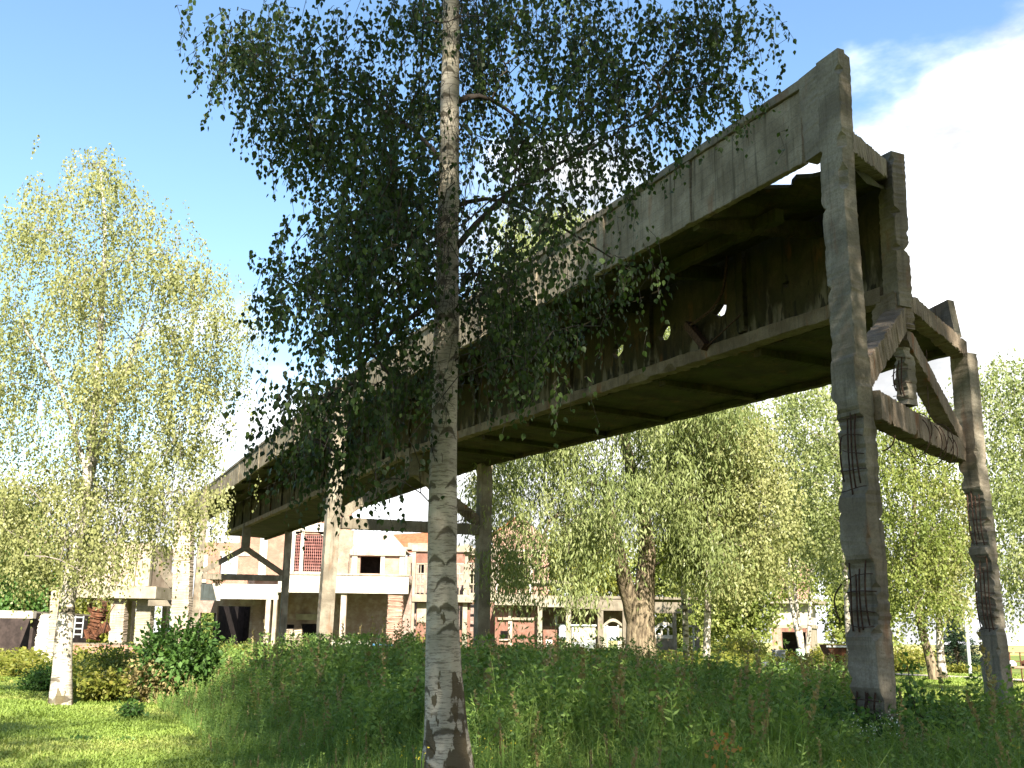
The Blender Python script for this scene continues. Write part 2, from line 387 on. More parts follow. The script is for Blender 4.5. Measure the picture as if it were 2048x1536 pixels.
def barkbirch(name, white=(.44, .39, .31), axis=None, rep=1.0, lent=.8, base_h=1.9):
    m, t, out = newmat(name)
    g = t.nodes.new('ShaderNodeNewGeometry'); P = g.outputs['Position']
    wn = noise(t, P, 3*rep, 5); 
    c = mixc(t, maprange(t, wn, .35, .7), white, tuple(v*.6 for v in white))
    n2 = noise(t, P, 1, 6, .75, (9*rep, 9*rep, 60*rep))
    c = mixc(t, maprange(t, n2, .49, .60, 0, lent), c, (.13, .105, .075))
    s = t.nodes.new('ShaderNodeSeparateXYZ'); t.links.new(P, s.inputs[0])
    if axis is not None:
        th = math_node(t, 'ARCTAN2', math_node(t, 'SUBTRACT', s.outputs[0], axis[0]), math_node(t, 'SUBTRACT', axis[1], s.outputs[1]))
        wob = math_node(t, 'MULTIPLY', math_node(t, 'SUBTRACT', noise(t, P, 9, 5, .7), .5), .10)
        u = math_node(t, 'MULTIPLY', th, .14)
        v = math_node(t, 'ADD', s.outputs[2], wob)
        cb = t.nodes.new('ShaderNodeCombineXYZ')
        t.links.new(math_node(t, 'MULTIPLY', u, 4.6), cb.inputs[0]); t.links.new(math_node(t, 'MULTIPLY', v, 4.4), cb.inputs[1])
        vo = t.nodes.new('ShaderNodeTexVoronoi'); vo.voronoi_dimensions = '2D'; vo.inputs['Scale'].default_value = 1.0; vo.inputs['Randomness'].default_value = .75
        t.links.new(cb.outputs[0], vo.inputs[0])
        sp = t.nodes.new('ShaderNodeSeparateXYZ'); t.links.new(vo.outputs['Position'], sp.inputs[0])
        du = math_node(t, 'SUBTRACT', math_node(t, 'MULTIPLY', u, 4.6), sp.outputs[0]); dv = math_node(t, 'SUBTRACT', math_node(t, 'MULTIPLY', v, 4.4), sp.outputs[1])
        arc = math_node(t, 'ADD', dv, math_node(t, 'MULTIPLY', math_node(t, 'MULTIPLY', du, du), 1.3))
        wdt = math_node(t, 'ADD', math_node(t, 'MULTIPLY', math_node(t, 'ABSOLUTE', du), .22), math_node(t, 'ABSOLUTE', arc))
        n3 = maprange(t, wdt, .20, .10, 0, 1)
        # only some cells carry a scar
        cellr = t.nodes.new('ShaderNodeSeparateColor'); t.links.new(vo.outputs['Color'], cellr.inputs[0])
        n3 = math_node(t, 'MULTIPLY', n3, maprange(t, cellr.outputs[0], .25, .3))
    else:
        n3 = maprange(t, noise(t, P, 1, 3, .5, (2.6*rep, 2.6*rep, 7.5*rep)), .55, .62, 0, 1)
    c = mixc(t, math_node(t, 'MULTIPLY', n3, .88), c, (.06, .048, .03))
    n4 = noise(t, P, 1, 5, .6, (6*rep, 6*rep, 2.4*rep))
    vv = math_node(t, 'SUBTRACT', n4, math_node(t, 'MULTIPLY', s.outputs[2], .17/base_h))
    dk = maprange(t, vv, .435, .455, 0, .92)
    c = mixc(t, dk, c, (.075, .055, .028))
    n5 = noise(t, P, 2, 4); c = mixc(t, maprange(t, n5, .48, .75, 0, .45), c, (.15, .14, .07))
    h = math_node(t, 'SUBTRACT', math_node(t, 'MULTIPLY', noise(t, P, 1, 6, .8, (18, 18, 70)), .7), math_node(t, 'MULTIPLY', math_node(t, 'ADD', n3, dk), .5))
    finish(t, out, c, .8, h, .9, .015, .2)
    return m
_bx = at(889, 900, 9.5)
MAT['bark_birch'] = barkbirch('birch_bark', axis=(_bx[0], 9.5))
MAT['bark_birch_far'] = barkbirch('sunlit_birch_bark', (.52, .47, .40), None, .6, base_h=.45)
def barkdark(name, a, b):
    m, t, out = newmat(name); P = pos(t)
    n = noise(t, P, 1, 6, .7, (7, 7, 1.4)); c = mixc(t, maprange(t, n, .35, .65), a, b)
    finish(t, out, c, .95, n, 1.0, .08, .1); return m
MAT['bark_willow'] = barkdark('furrowed_willow_bark', (.06, .045, .03), (.24, .19, .125))
MAT['twig'] = simple('dark_twigs', (.045, .035, .028), .9, .3, 8)
MAT['twig_pale'] = simple('pale_twigs', (.20, .17, .14), .9, .3, 8)

# ================================================================== ground
def gz(X, Y): return .035*np.sin(X*.9+1.3*np.sin(Y*.5))+.03*np.sin(Y*1.1+X*.4)
def ground():
    xs = np.unique(np.concatenate([np.linspace(-60, 60, 121), np.array([-2500, -1200, -600, -300, -150, -90, 90, 150, 300, 600, 1200, 2500])]))
    ys = np.unique(np.concatenate([np.linspace(-30, 130, 161), np.array([-600, -200, -80, 180, 260, 400, 700, 1200, 2400, 4500])]))
    X, Y = np.meshgrid(xs, ys)
    near = (np.abs(X) <= 60) & (Y > -30) & (Y < 130)
    Z = np.where(near, gz(X, Y), 0)
    V = np.stack([X.ravel(), Y.ravel(), Z.ravel()], 1)
    nx = len(xs); ny = len(ys)
    i = np.arange(nx-1); F = np.concatenate([np.stack([j*nx+i, j*nx+i+1, (j+1)*nx+i+1, (j+1)*nx+i], 1) for j in range(ny-1)])
    o = obj('ground', (V, F), MAT['ground'], smooth=True); o['kind'] = 'structure'
    me = o.data
ground()
def strip(name, pts, w, mat, z):
    pts = np.array(pts, float); n = len(pts)
    tan = np.gradient(pts, axis=0); tan /= np.linalg.norm(tan, axis=1)[:, None]
    nn = np.stack([-tan[:, 1], tan[:, 0]], 1)
    jw = 1+.12*rng.normal(size=(n, 1))
    Lp, Rp = pts+nn*w/2*jw, pts-nn*w/2*jw
    V = np.concatenate([np.c_[Lp, np.full(n, z)], np.c_[Rp, np.full(n, z)]])
    i = np.arange(n-1); F = np.stack([i+1, i, n+i, n+i+1], 1)
    o = obj(name, (V, F), mat); o['kind'] = 'structure'; return o
g1, g2 = grd(1700, 1347), grd(2150, 1368)
tt = np.linspace(-1.6, 1.5, 30)[:, None]
strip('path', g1[:2]+(g2[:2]-g1[:2])*tt+np.c_[np.zeros(30), .4*np.sin(tt[:, 0]*4)], 2.4, MAT['path'], .085)
V, F = box(30, 900, 175, 1600, -.5, .12); o = obj('ripe_field_ground', (V, F), MAT['field']); o['kind'] = 'structure'

# ================================================================== the bridge
SM = S(0, 3.2, 0)
bridge = thing('conveyor_bridge', 'long mossy concrete conveyor bridge with small holes in its wall, rising over the weeds', 'bridge', SM)
def lbeam(s0, s1, w, zf, wid, dep, mat, name, chip=.05, seg=.35, jit=.007, parent=None, **k):
    """beam along the bridge, wid across, dep vertical, zf(s) = centre height; kinks at s=30"""
    parts = []
    cuts = [s0] + ([30.0] if s0 < 30 < s1 else []) + [s1]
    for a, b in zip(cuts[:-1], cuts[1:]):
        parts.append(beam(S(a, w, zf(a)), S(b, w, zf(b)), NB, wid, dep, seg, jit, chip, **k))
    return obj(name, cat(parts), mat, parent or bridge)
SEND = 96.0
# front fascia: panels between ribs, coping on top
ribs = [0.26, 3.7, 7.1, 10.6, 14.2, 18.0, 22.0, 26.0, 29.74, 34.2, 38.6, 43.4, 48.3, 55.2, 62.6, 69.6, 76.5, 83.5, 90]
FB = 1.42   # fascia depth below the coping
for a, b in zip(ribs[:-1], ribs[1:]):
    za, zb = TOP(a+.001), TOP(b-.001)
    def fz(s, a=a, b=b, za=za, zb=zb): return za+(zb-za)*(s-a)/(b-a)
    dz = (FB-.16)/2
    nseg = 8
    fb = FB
    obj('fascia_panel', beam(S(a+.11, 0.10, fz(a+.11)-.16-dz), S(b-.11, .10, fz(b-.11)-.16-dz), NB, .13, 2*dz, .3, .008, .03), MAT['fascia'], bridge)
    if a > 1:
        obj('fascia_rib', beam(S(a, .085, za-fb-.02), S(a, .085, za-.165), U, .20, .19, .3, .008, .03), MAT['fascia'], bridge)
lbeam(.2, 90.1, .10, lambda s: TOP(s)-.075, .24, .16, MAT['conc'], 'coping', chip=.07)
WMID = WB/2
# upper deck slab between fascia and middle wall, broken away beside the fascia at the near end
def edge_w(s):
    return 1.34*max(0, 1-(s/3.3)**4)*(.95+.09*math.sin(s*9)+.05*math.sin(s*23)) + .165 if s < 3.3 else .165
def deck():
    V, F = [], []
    ss = np.concatenate([np.arange(.3, 4, .18), np.arange(4.2, SEND-4, .7)])
    for s in ss:
        w0, w1 = edge_w(s), WB/2-.14
        zt, zb = TOP(s)-.80, TOP(s)-1.0
        zf = TOP(s)-1.38 if s > 3.3 else TOP(s)-.94
        wj = rng.normal(0, .03) if s < 3 else 0
        for w, z in ((w0+wj, zt+(.03 if s > 3.3 else -.05)), (w0+wj, zf), ((w0*.6+w1*.4), zb-(.12 if s > 3.3 else .0)), (w1, zb+.28), (w1, zt+.3)):
            V.append(S(max(s, .1+w/WMID*1.75+.02*s), w, z+rng.normal(0, .012)))
    n = len(ss)
    for k in range(n-1):
        for i in range(5):
            i2 = (i+1) % 5; o = k*5
            F.append((o+i, o+5+i, o+5+i2, o+i2))
    F.append((0, 1, 2, 3)); F.append((0, 3, 4, 4)); o = (n-1)*5; F.append((o+3, o+2, o+1, o))
    F = [f for f in F if len(set(f)) == 4]
    return np.array(V), np.array(F)
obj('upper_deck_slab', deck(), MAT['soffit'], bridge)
# cross ribs below the upper deck
for s in (3.7, 7.1, 10.6, 14.2, 18.0, 22.0, 26.0, 34, 38.5, 43, 48, 55, 62):
    obj('deck_rib', beam(S(s, .2, TOP(s)-1.36), S(s, WB/2-.14, TOP(s)-1.02), U, .22, .3, .3, .01, .05), MAT['soffit'], bridge)
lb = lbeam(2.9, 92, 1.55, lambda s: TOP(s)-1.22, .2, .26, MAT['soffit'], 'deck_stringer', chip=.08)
# middle wall: one panel per bay, with the small holes broken through it
WMID = WB/2
holes_px = [(1327, 571, 7, 8), (1446, 621, 9, 8), (1333, 667, 8, 12), (1240, 702, 7, 9), (1183, 653, 5, 7), (1137, 740, 5, 7),
            (1055, 775, 4, 6), (983, 803, 3, 5), (1379, 545, 4, 4), (1577, 570, 4, 4), (1060, 640, 4, 4)]
holes = []
for (x, y, rx, ry) in holes_px:
    s0, z0 = on(x, y, WMID); s1, _ = on(x-rx, y+rx*.5, WMID); _, z1 = on(x, y-ry, WMID)
    rs, rz = abs(s1-s0)*1.35+.03, abs(z1-z0)*1.35+.02
    pts = []
    n = 9
    for i in range(n):
        a = i/n*2*math.pi; q = 1+rng.normal(0, .16)
        pts.append((s0+rs*q*math.cos(a), z0+rz*q*math.sin(a)))
    holes.append(pts)
mribs = [1.9, 6.34, 10.29, 14.8, 18.6, 22.4, 26.2, 30.0, 33.8, 37.6, 41.4, 45.2, 49.0, 52.8, 56.6, 60.4, 64.2, 68, 71.8, 75.6, 79.4]
def wall_panel(a, b, th=.16):
    zb0, zt0 = TOP(a+.001)-2.75, TOP(a+.001)-.62
    zb1, zt1 = TOP(b-.001)-2.75, TOP(b-.001)-.62
    outer = [(a, zb0), (b, zb1), (b, zt1), (a, zt0)]
    hs = [h for h in holes if a+.15 < min(p[0] for p in h) and max(p[0] for p in h) < b-.15 and min(p[1] for p in h) > zb0+.05 and max(p[1] for p in h) < zt0-.02]
    vs = [Vector(p) for p in outer]; ed = [(0, 1), (1, 2), (2, 3), (3, 0)]
    for h in hs:
        o = len(vs); vs += [Vector(p) for p in h]; ed += [(o+i, o+(i+1) % len(h)) for i in range(len(h))]
    if not hs:
        tri = [(0, 1, 2), (0, 2, 3)]; cv = vs
    else:
        cv, _, tri, *_ = delaunay_2d_cdt(vs, ed, [], 0, 1e-5)
    def inside(p, poly):
        c = False; n = len(poly)
        for i in range(n):
            x1, y1 = poly[i]; x2, y2 = poly[i-1]
            if (y1 > p[1]) != (y2 > p[1]) and p[0] < (x2-x1)*(p[1]-y1)/(y2-y1)+x1: c = not c
        return c
    keep = []
    for t3 in tri:
        c = (sum(cv[i][0] for i in t3)/3, sum(cv[i][1] for i in t3)/3)
        if not any(inside(c, h) for h in hs): keep.append(t3)
    n = len(cv)
    V = [S(p[0], WMID-th/2, p[1]) for p in cv] + [S(p[0], WMID+th/2, p[1]) for p in cv]
    F = [(t[0], t[1], t[2]) for t in keep] + [(t[2]+n, t[1]+n, t[0]+n) for t in keep]
    from collections import Counter
    ec = {}
    for t3 in keep:
        for i in range(3):
            e = (t3[i], t3[(i+1) % 3]); ec[e] = 1
    for (i, j) in list(ec):
        if (j, i) not in ec: F += [(j, i, i+n), (j, i+n, j+n)]
    return np.array(V), np.array(F)
for a, b in zip(mribs[:-1], mribs[1:]):
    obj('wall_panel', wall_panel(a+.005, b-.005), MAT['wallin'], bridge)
for k, a in enumerate(mribs[1:-1]):
    zt = TOP(a)-.66
    dm = .1 if k in (2,) else .0
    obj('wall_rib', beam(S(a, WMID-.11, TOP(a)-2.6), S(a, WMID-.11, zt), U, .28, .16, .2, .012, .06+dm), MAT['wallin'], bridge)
# lower chord under the middle wall, with a broken edge
lbeam(2.1, 79.5, WMID-.03, lambda s: TOP(s)-2.80, .40, .28, MAT['conc_rough'], 'lower_chord', chip=.12, seg=.22, jit=.014)
# small fillet beam high on the wall
# lower deck (behind the wall) and its rear edge beam
def ldeck():
    V, F = [], []
    ss = np.concatenate([np.arange(0, 31, .6), np.arange(31.5, 79.6, 1.5)])
    for s in ss:
        T = TOP(s)
        for w, dz in ((WMID+.12, 2.72), (WMID+.12, 2.95), (4.9, 2.97), (WB-.1, 3.06), (WB-.1, 2.8)):
            so = s if s > .1 else 1.9+(w-WMID)/(WB-WMID)*1.6
            so = max(so, 1.9+(w-WMID)/(WB-WMID)*1.6+ (s*.001))
            V.append(S(so, w, T-dz+rng.normal(0, .012)))
    n = len(ss)
    for k in range(n-1):
        for i in range(5):
            i2 = (i+1) % 5; o = k*5; F.append((o+i, o+5+i, o+5+i2, o+i2))
    return np.array(V), np.array(F)
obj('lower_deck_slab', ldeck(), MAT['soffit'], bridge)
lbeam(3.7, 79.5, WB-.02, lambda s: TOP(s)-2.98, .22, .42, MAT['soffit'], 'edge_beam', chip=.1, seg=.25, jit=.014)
for s in (6.3, 10.3, 14.8, 18.6, 22.4, 26.2):
    obj('floor_rib', beam(S(s, WMID+.25, TOP(s)-3.0), S(s, WB-.15, TOP(s)-3.08), U, .26, .2, .3, .012, .06), MAT['soffit'], bridge)
# remains of the rear parapet at the broken end
pz = TOP(3.6)
pA, pB = on(1930, 590, WB), on(1850, 606, WB)
obj('parapet_remnant', hexa([S(3.5, WB-.1, pz-2.85), S(5.6, WB-.1, pz-2.8), S(5.6, WB+.08, pz-2.8), S(3.5, WB+.08, pz-2.85),
                             S(3.62, WB-.1, pA[1]), S(5.3, WB-.1, pA[1]-.18), S(5.3, WB+.08, pA[1]-.18), S(3.62, WB+.08, pA[1])]), MAT['fascia'], bridge)
obj('deck_end_beam', beam(S(1.95, WMID+.15, 7.72), S(3.45, WB-.1, 7.52), UP, .34, .30, .12, .02, .14), MAT['conc_rough'], bridge)
# wires and a hanging bar left on the wall
def wire(pts, r, name='loose_wire', parent=None, mat=None, n=14):
    pts = np.array(pts, float); k = len(pts)
    tt = np.linspace(0, k-1, n)
    out = np.stack([np.interp(tt, range(k), pts[:, i]) for i in range(3)], 1)
    for _ in range(2): out[1:-1] = (out[:-2]+2*out[1:-1]+out[2:])/4
    return obj(name, tube(out, r, 5), mat or MAT['rebar'], parent or bridge)
def W3(x, y, w): s, z = on(x, y, w); return S(s, w, z)
wire([W3(1455, 500, WMID-.3), W3(1448, 580, WMID-.35), W3(1425, 620, WMID-.35), W3(1375, 655, WMID-.35)], .035, 'hanging_cable')
hb = [W3(1372, 655, WMID-.3), W3(1395, 690, WMID-.3)]
obj('hanging_bracket', beam(W3(1376, 650, WMID-.3), W3(1412, 694, WMID-.3), NB, .2, .18, .1, .004, .01), MAT['rebar'], bridge)
wire([W3(1412, 694, WMID-.3), W3(1440, 668, WMID-.25), W3(1480, 630, WMID-.2)], .02, 'hanging_cable')

# ================================================================== support frames
def leg_bites(zones, base=0.0, depth=.05, side=2):
    def f(t):
        q = [0, 0, 0, 0]
        for (a, b) in zones:
            if a < t < b: q[side] = depth*(.75+.5*rng.random()); q[(side+2) % 4 if side < 2 else 1] = .015*rng.random()
        return q
    return f
def rebars(parent, zones, s0, w0, wl, bw=.5, lean=None, n=4, seed=0):
    """vertical bars and stirrups standing proud of a broken leg face (the face towards -NB)"""
    r = np.random.default_rng(seed)
    for (a, b) in zones:
        for i in range(n):
            f = (i+.5)/n-.5
            a2, b2 = a-.02+abs(r.normal(0, .12)), b+.02-abs(r.normal(0, .15))
            f += r.normal(0, .035)
            p = [lean(a2)+U*(-f*bw)-NB*(wl-.035), lean(a2+.25*(b2-a2))+U*(-f*bw+r.normal(0, .02))-NB*(wl-.01+abs(r.normal(0, .02))), lean(a2+.7*(b2-a2))+U*(-f*bw+r.normal(0, .02))-NB*(wl-.015+abs(r.normal(0, .015))), lean(b2)+U*(-f*bw)-NB*(wl-.04)]
            wire(p, .013, 'reinforcing_bar', parent, n=7)
        z = a+.08
        while z < b:
            t1, t2 = r.normal(0, .045, 2)
            if r.random() < .25: z += .12; continue
            p = [lean(z)+U*(bw*(.52 if r.random() < .6 else .2))-NB*(wl+.012)+UP*t1, lean(z)-NB*(wl+.022), lean(z)-U*(bw*.52)-NB*(wl+.012)+UP*t2, lean(z)-U*(bw*.54)+NB*(wl*.3)+UP*t2]
            wire(p, .007, 'stirrup', parent, n=8)
            z += .2+r.random()*.1
G_F = 'frames carrying the conveyor bridge'
f1 = thing('support_frame', 'nearest, tallest concrete frame at the broken bridge end, rusty bars showing on both legs', 'frame', S(1.8, WB/2, 0), G_F)
# front leg: centre line from the photo
def cl(w, pts):
    q = []
    for x, y in pts:
        s, z = on(x, y, w); q.append((z, s))
    q.sort(); zs = [a for a, _ in q]; ss = [b for _, b in q]
    return zs, ss
LW = .30
def legline(w, zs, ss):
    def f(z): return S(np.interp(z, zs, ss), w, z)
    return f
# -NB face centre columns as seen
zf1, sf1 = cl(0-.13, [(1654, 150), (1664, 400), (1680, 620), (1690, 800), (1705, 1000), (1718, 1200), (1734, 1440)])
leg1 = legline(0, [-.3]+zf1, [sf1[0]]+sf1)
z1 = [on(1680, y, 0)[1] for y in (1440, 1335, 1270, 1120, 1000, 830)]
zonesA = [(z1[4], z1[5]), (z1[2], z1[3]), (z1[0]-.1, z1[1]-.25)]
def polyleg(name, line, z0, z1_, wl_s, wl_w, mat, parent, bites, seg=.1, chip=.07):
    """leg as a stack of rings following line(z)"""
    V, F = [], []
    seg = seg*.55
    n = int((z1_-z0)/seg)+1; CH = chips(n, chip*1.3, lo=.85 if bites else 1.25)
    for k in range(n):
        z = z0+(z1_-z0)*k/(n-1)
        a = wl_s(z)/2 if callable(wl_s) else wl_s/2; b = wl_w(z)/2 if callable(wl_w) else wl_w/2
        bit = sum((.075*min(1, (z-p)/.12, (q-z)/.12)+.02*rng.random()) for (p, q) in bites if p < z < q)
        ex = .02*rng.random() if bit else 0
        c = CH[k]
        lo_s, hi_s, lo_w, hi_w = -a+ex, a-ex, -b+bit, b
        pts = [(lo_s+c[0], lo_w), (hi_s-c[1], lo_w), (hi_s, lo_w+c[1]), (hi_s, hi_w-c[2]), (hi_s-c[2], hi_w), (lo_s+c[3], hi_w), (lo_s, hi_w-c[3]), (lo_s, lo_w+c[0])]
        base = line(z)
        for (u, v) in pts: V.append(base+U*(u+rng.normal(0, .003))+NB*(v+rng.normal(0, .003 if not bit else .012)))
        if k:
            o = (k-1)*8
            for i in range(8): F.append((o+i, o+8+i, o+8+(i+1) % 8, o+(i+1) % 8))
    o = (n-1)*8
    for q in ((0, 1, 2, 3), (0, 3, 4, 7), (4, 5, 6, 7)): F.append(tuple(o+i for i in q)[::-1])
    return obj(name, (np.array(V), np.array(F)), mat, parent)
zt1 = on(1655, 122, 0)[1]
l1 = polyleg('leg', leg1, -.3, zt1, lambda z: .50 if z > 5.2 else .54+.01*(5.2-z), lambda z: (.24 if z > 5.6 else .30) if z < 10.2 else .24, MAT['conc_leg'], f1, zonesA)
rebars(l1, zonesA, 0, 0, .145, .46, leg1, 4, 3)
# horn on top of the leg (corner post of the fascia)
obj('corner_post', beam(S(-.12, .02, 9.0), S(-.05, .02, zt1-.04), U, .62, .25, .12, .01, .09), MAT['conc'], f1)
# rear leg
zr, sr = cl(WB-.14, [(1921, 760), (1935, 930), (1950, 1040), (1965, 1200), (1980, 1330), (1995, 1440)])
leg2 = legline(WB, [-.3]+zr, [sr[0]]+sr)
y2 = [on(1965, y, WB)[1] for y in (1265, 1112, 1095, 975)]
zonesB = [(y2[0], y2[1]), (y2[2], y2[3])]
ztr = on(1925, 712, WB)[1]
l2 = polyleg('leg', leg2, -.3, ztr, .47, .27, MAT['conc_leg'], f1, zonesB)
rebars(l2, zonesB, 0, 0, .13, .40, leg2, 4, 5)
# tie beam between the legs
tA = S(-.1, .1, 4.95); tB = S(3.35, WB-.1, 5.35)
tA = W3(1738, 812, .15); tB = W3(1915, 905, WB-.15)
obj('tie_beam', beam(tA, tB, UP, .42, .34, .09, .014, .10), MAT['conc_rough'], f1)
apex = S(1.9, WMID, on(1790, 640, WMID)[1])
pD1 = W3(1712, 755, .12)
obj('diagonal_brace', beam(pD1, apex, UP, .42, .34, .12, .02, .12), MAT['conc_rough'], f1)
pD2 = W3(1917, 890, WB-.1)
obj('diagonal_brace', beam(apex-UP*.25, pD2, UP, .36, .32, .12, .015, .09), MAT['conc_rough'], f1)
obj('bracket', beam(apex+U*.1-UP*.25, apex+U*.1+UP*.45, U, .6, .42, .1, .02, .14), MAT['conc_rough'], f1)
hs_ = W3(1800, 700, WMID+.1); hb_ = W3(1803, 815, WMID+.1)
ph = polyleg('hanger_post', lambda z: S(1.95, WMID+.1, z), hb_[2], hs_[2], .3, .3, MAT['conc_leg'], f1, [(hb_[2], hs_[2])])
rebars(ph, [(hb_[2]+.1, hs_[2]-.1)], 0, 0, .14, .26, lambda z: S(1.95, WMID+.1, z), 3, 8)
mt = on(1772, 314, WMID)[1]
obj('middle_post', beam(S(1.85, WMID, apex[2]+.2), S(1.75, WMID, mt), U, .38, .32, .12, .012, .12), MAT['conc'], f1)
obj('top_cross_beam', beam(W3(1672, 272, .12), W3(1764, 345, WMID-.1), UP, .36, .26, .12, .016, .1), MAT['conc'], f1)
for k in range(9):      # loose stirrups sprung off the tie beam
    f = .42+.045*k+rng.normal(0, .01)
    c = tA+(tB-tA)*f; r0 = .26+rng.random()*.14
    ax = unit(tB-tA); sd_ = unit(np.cross(ax, UP))
    ph0 = rng.random()*6
    pts = [c+UP*(math.cos(ph0+a)*r0+(.05 if k % 2 else -.12))+sd_*math.sin(ph0+a)*r0*.75+ax*(a*.03) for a in np.linspace(0, 4.2+rng.random(), 12)]
    wire(pts, .009, 'stirrup', f1, n=16)
wire([W3(1790, 870, .9), W3(1786, 895, .9), W3(1765, 902, .9)], .012, 'reinforcing_bar', f1, n=6)
wire([W3(1853, 700, 4.4), W3(1855, 790, 4.4), W3(1862, 870, 4.4)], .008, 'reinforcing_bar', f1, n=8)
wire([W3(1683, 1168, -.2), W3(1669, 1190, -.25), W3(1668, 1210, -.25), W3(1680, 1245, -.2)], .012, 'reinforcing_bar', f1, n=12)

def frame(sf, wl, ws, ztie, zap, label, lean_f=0.0, lean_r=0.0, group=G_F):
    f = thing('support_frame', label, 'frame', S(sf, WB/2, 0), group)
    T = TOP(sf)
    for (w, zt, ln) in ((0, T-.02, lean_f), (WB, T-3.1, lean_r)):
        line = lambda z, w=w, ln=ln: S(sf, w+ln*(1-z/T), z)
        polyleg('leg', line, -.3, zt, ws, wl, MAT['conc_leg'], f, [], .25, .06)
    obj('tie_beam', beam(S(sf, wl/2, ztie), S(sf, WB-wl/2, ztie+.05), UP, .44, .36, .25, .012, .1), MAT['conc'], f)
    ap = S(sf, WMID, zap)
    obj('diagonal_brace', beam(S(sf, wl*.4, ztie+.35), ap, UP, .40, .34, .2, .012, .1), MAT['conc'], f)
    obj('diagonal_brace', beam(ap, S(sf, WB-wl*.4, ztie+.35), UP, .40, .34, .2, .012, .1), MAT['conc_rough'], f)
    obj('bracket', beam(S(sf, WMID, zap-.25), S(sf, WMID, T-2.7), U, .5, .6, .15, .012, .1), MAT['conc'], f)
    return f
f2 = frame(29.6, .55, .5, on(820, 1055, WMID)[1], on(825, 940, WMID)[1], 'second concrete frame of the bridge, just behind the near birch, with two pale legs', lean_f=-.22)
for k in range(7):
    c = S(29.6, WB-.65-.07*k, on(930, 1050, WB)[1]+.1)
    pts = [c+UP*math.cos(a)*.38+U*math.sin(a)*-.3+NB*rng.normal(0, .01) for a in np.linspace(0, 6.2, 12)]
    wire(pts, .012, 'stirrup', f2, n=14)
f3 = frame(70.0, .5, .45, on(480, 1157, WMID)[1], on(467, 1106, WMID)[1], 'small far concrete frame of the bridge standing in front of the canopy', lean_f=-.1)

# ================================================================== buildings
def pb(x0, y0, x1, y1, Y, d, z0=None):
    xm, ym = (x0+x1)/2, (y0+(y1 if y1 is not None else y0))/2
    a, b = at(x0, ym, Y)[0], at(x1, ym, Y)[0]
    zt = at(xm, y0, Y)[2]; zb = at(xm, y1, Y)[2] if y1 is not None else (z0 or 0)-.1
    return box(a, b, Y, Y+d, zb, zt)
def wall_open(x0, y0, x1, y1, Y, d, ops, top=None):
    """wall with rectangular openings, all given as photo positions on the plane at distance Y"""
    xm, ym = (x0+x1)/2, (y0+(y1 or 1290))/2
    X = lambda x: at(x, ym, Y)[0]
    Z = lambda y: at(xm, y, Y)[2]
    zb = Z(y1) if y1 is not None else -.1
    O = [(X(a), X(c), max(Z(e), zb), Z(b)) for (a, b, c, e) in ops]
    xs = sorted({X(x0), X(x1)} | {o[0] for o in O} | {o[1] for o in O})
    zs = sorted({zb, Z(y0)} | {o[2] for o in O} | {o[3] for o in O})
    parts = []
    for i in range(len(xs)-1):
        run = None
        for j in range(len(zs)-1):
            cx, cz = (xs[i]+xs[i+1])/2, (zs[j]+zs[j+1])/2
            hole = any(o[0] < cx < o[1] and o[2] < cz < o[3] for o in O)
            if hole:
                if run: parts.append(box(xs[i], xs[i+1], Y, Y+d, *run)); run = None
            else: run = (run[0] if run else zs[j], zs[j+1])
        if run: parts.append(box(xs[i], xs[i+1], Y, Y+d, *run))
    return cat(parts)
def arch(x0, x1, ysp, yap, Y, d, th, n=10, proud=0.0):
    """curved band over an opening"""
    A = at(x0, ysp, Y); B = at(x1, ysp, Y); zs = A[2]; za = at((x0+x1)/2, yap, Y)[2]
    parts = []
    P_ = [(A[0]+(B[0]-A[0])*i/n, zs+(za-zs)*math.sin(math.pi*i/n)) for i in range(n+1)]
    for (xa, ya), (xb, yb) in zip(P_[:-1], P_[1:]):
        parts.append(hexa([(xa, Y-proud, ya), (xb, Y-proud, yb), (xb, Y+d, yb), (xa, Y+d, ya), (xa, Y-proud, ya+th), (xb, Y-proud, yb+th), (xb, Y+d, yb+th), (xa, Y+d, ya+th)]))
    return cat(parts)

# ---- brick factory with the white canopy
YF = 112.0
bf = thing('brick_factory', 'derelict brick factory with a broad white canopy, tall red steel-grid window and open ground floor', 'building', (-15, 114, 0))
obj('upper_wall', wall_open(478, 1020, 700, 1158, YF, .5, [(588, 1068, 650, 1143)]), MAT['brick'], bf)
obj('upper_wall', wall_open(400, 1085, 478, 1180, YF+.02, .5, [(440, 1110, 497, 1160)]), MAT['brick'], bf)
obj('pilaster', pb(519, 1055, 534, 1152, YF-.25, .4), MAT['white'], bf)
obj('pilaster', pb(402, 1110, 414, 1165, YF-.25, .4), MAT['white'], bf)
obj('lintel', pb(440, 1103, 500, 1112, YF-.1, .3), MAT['pale'], bf)
for a, b in ((574, 589), (648, 656)): obj('pilaster', pb(a, 1052, b, 1149, YF-.2, .4), MAT['white'], bf)
obj('lintel', pb(589, 1046, 648, 1063, YF-.18, .3), MAT['white'], bf)
w = obj('window_frame', cat([pb(600.5, 1060, 607, 1143, YF-.1, .25), arch(589, 648, 1072, 1061, YF, .2, .35), pb(589, 1143.5, 648, 1147, YF-.3, .5)]), MAT['white'], bf)
bars = []
for i in range(3): bars.append(pb(592.4+i*3.4, 1066, 593.0+i*3.4, 1143, YF+.15, .05))
for i in range(9): bars.append(pb(610.5+i*4.1, 1062, 611.2+i*4.1, 1143, YF+.15, .05))
for j in range(12):
    y = 1071+j*6.1
    bars.append(pb(589, y, 600, y+.8, YF+.14, .05)); bars.append(pb(608, y, 648, y+.8, YF+.14, .05))
obj('window_grid', cat(bars), MAT['rustred'], w)
obj('back_room', pb(478, 1040, 700, 1158, YF+4, .2), MAT['dark'], bf)
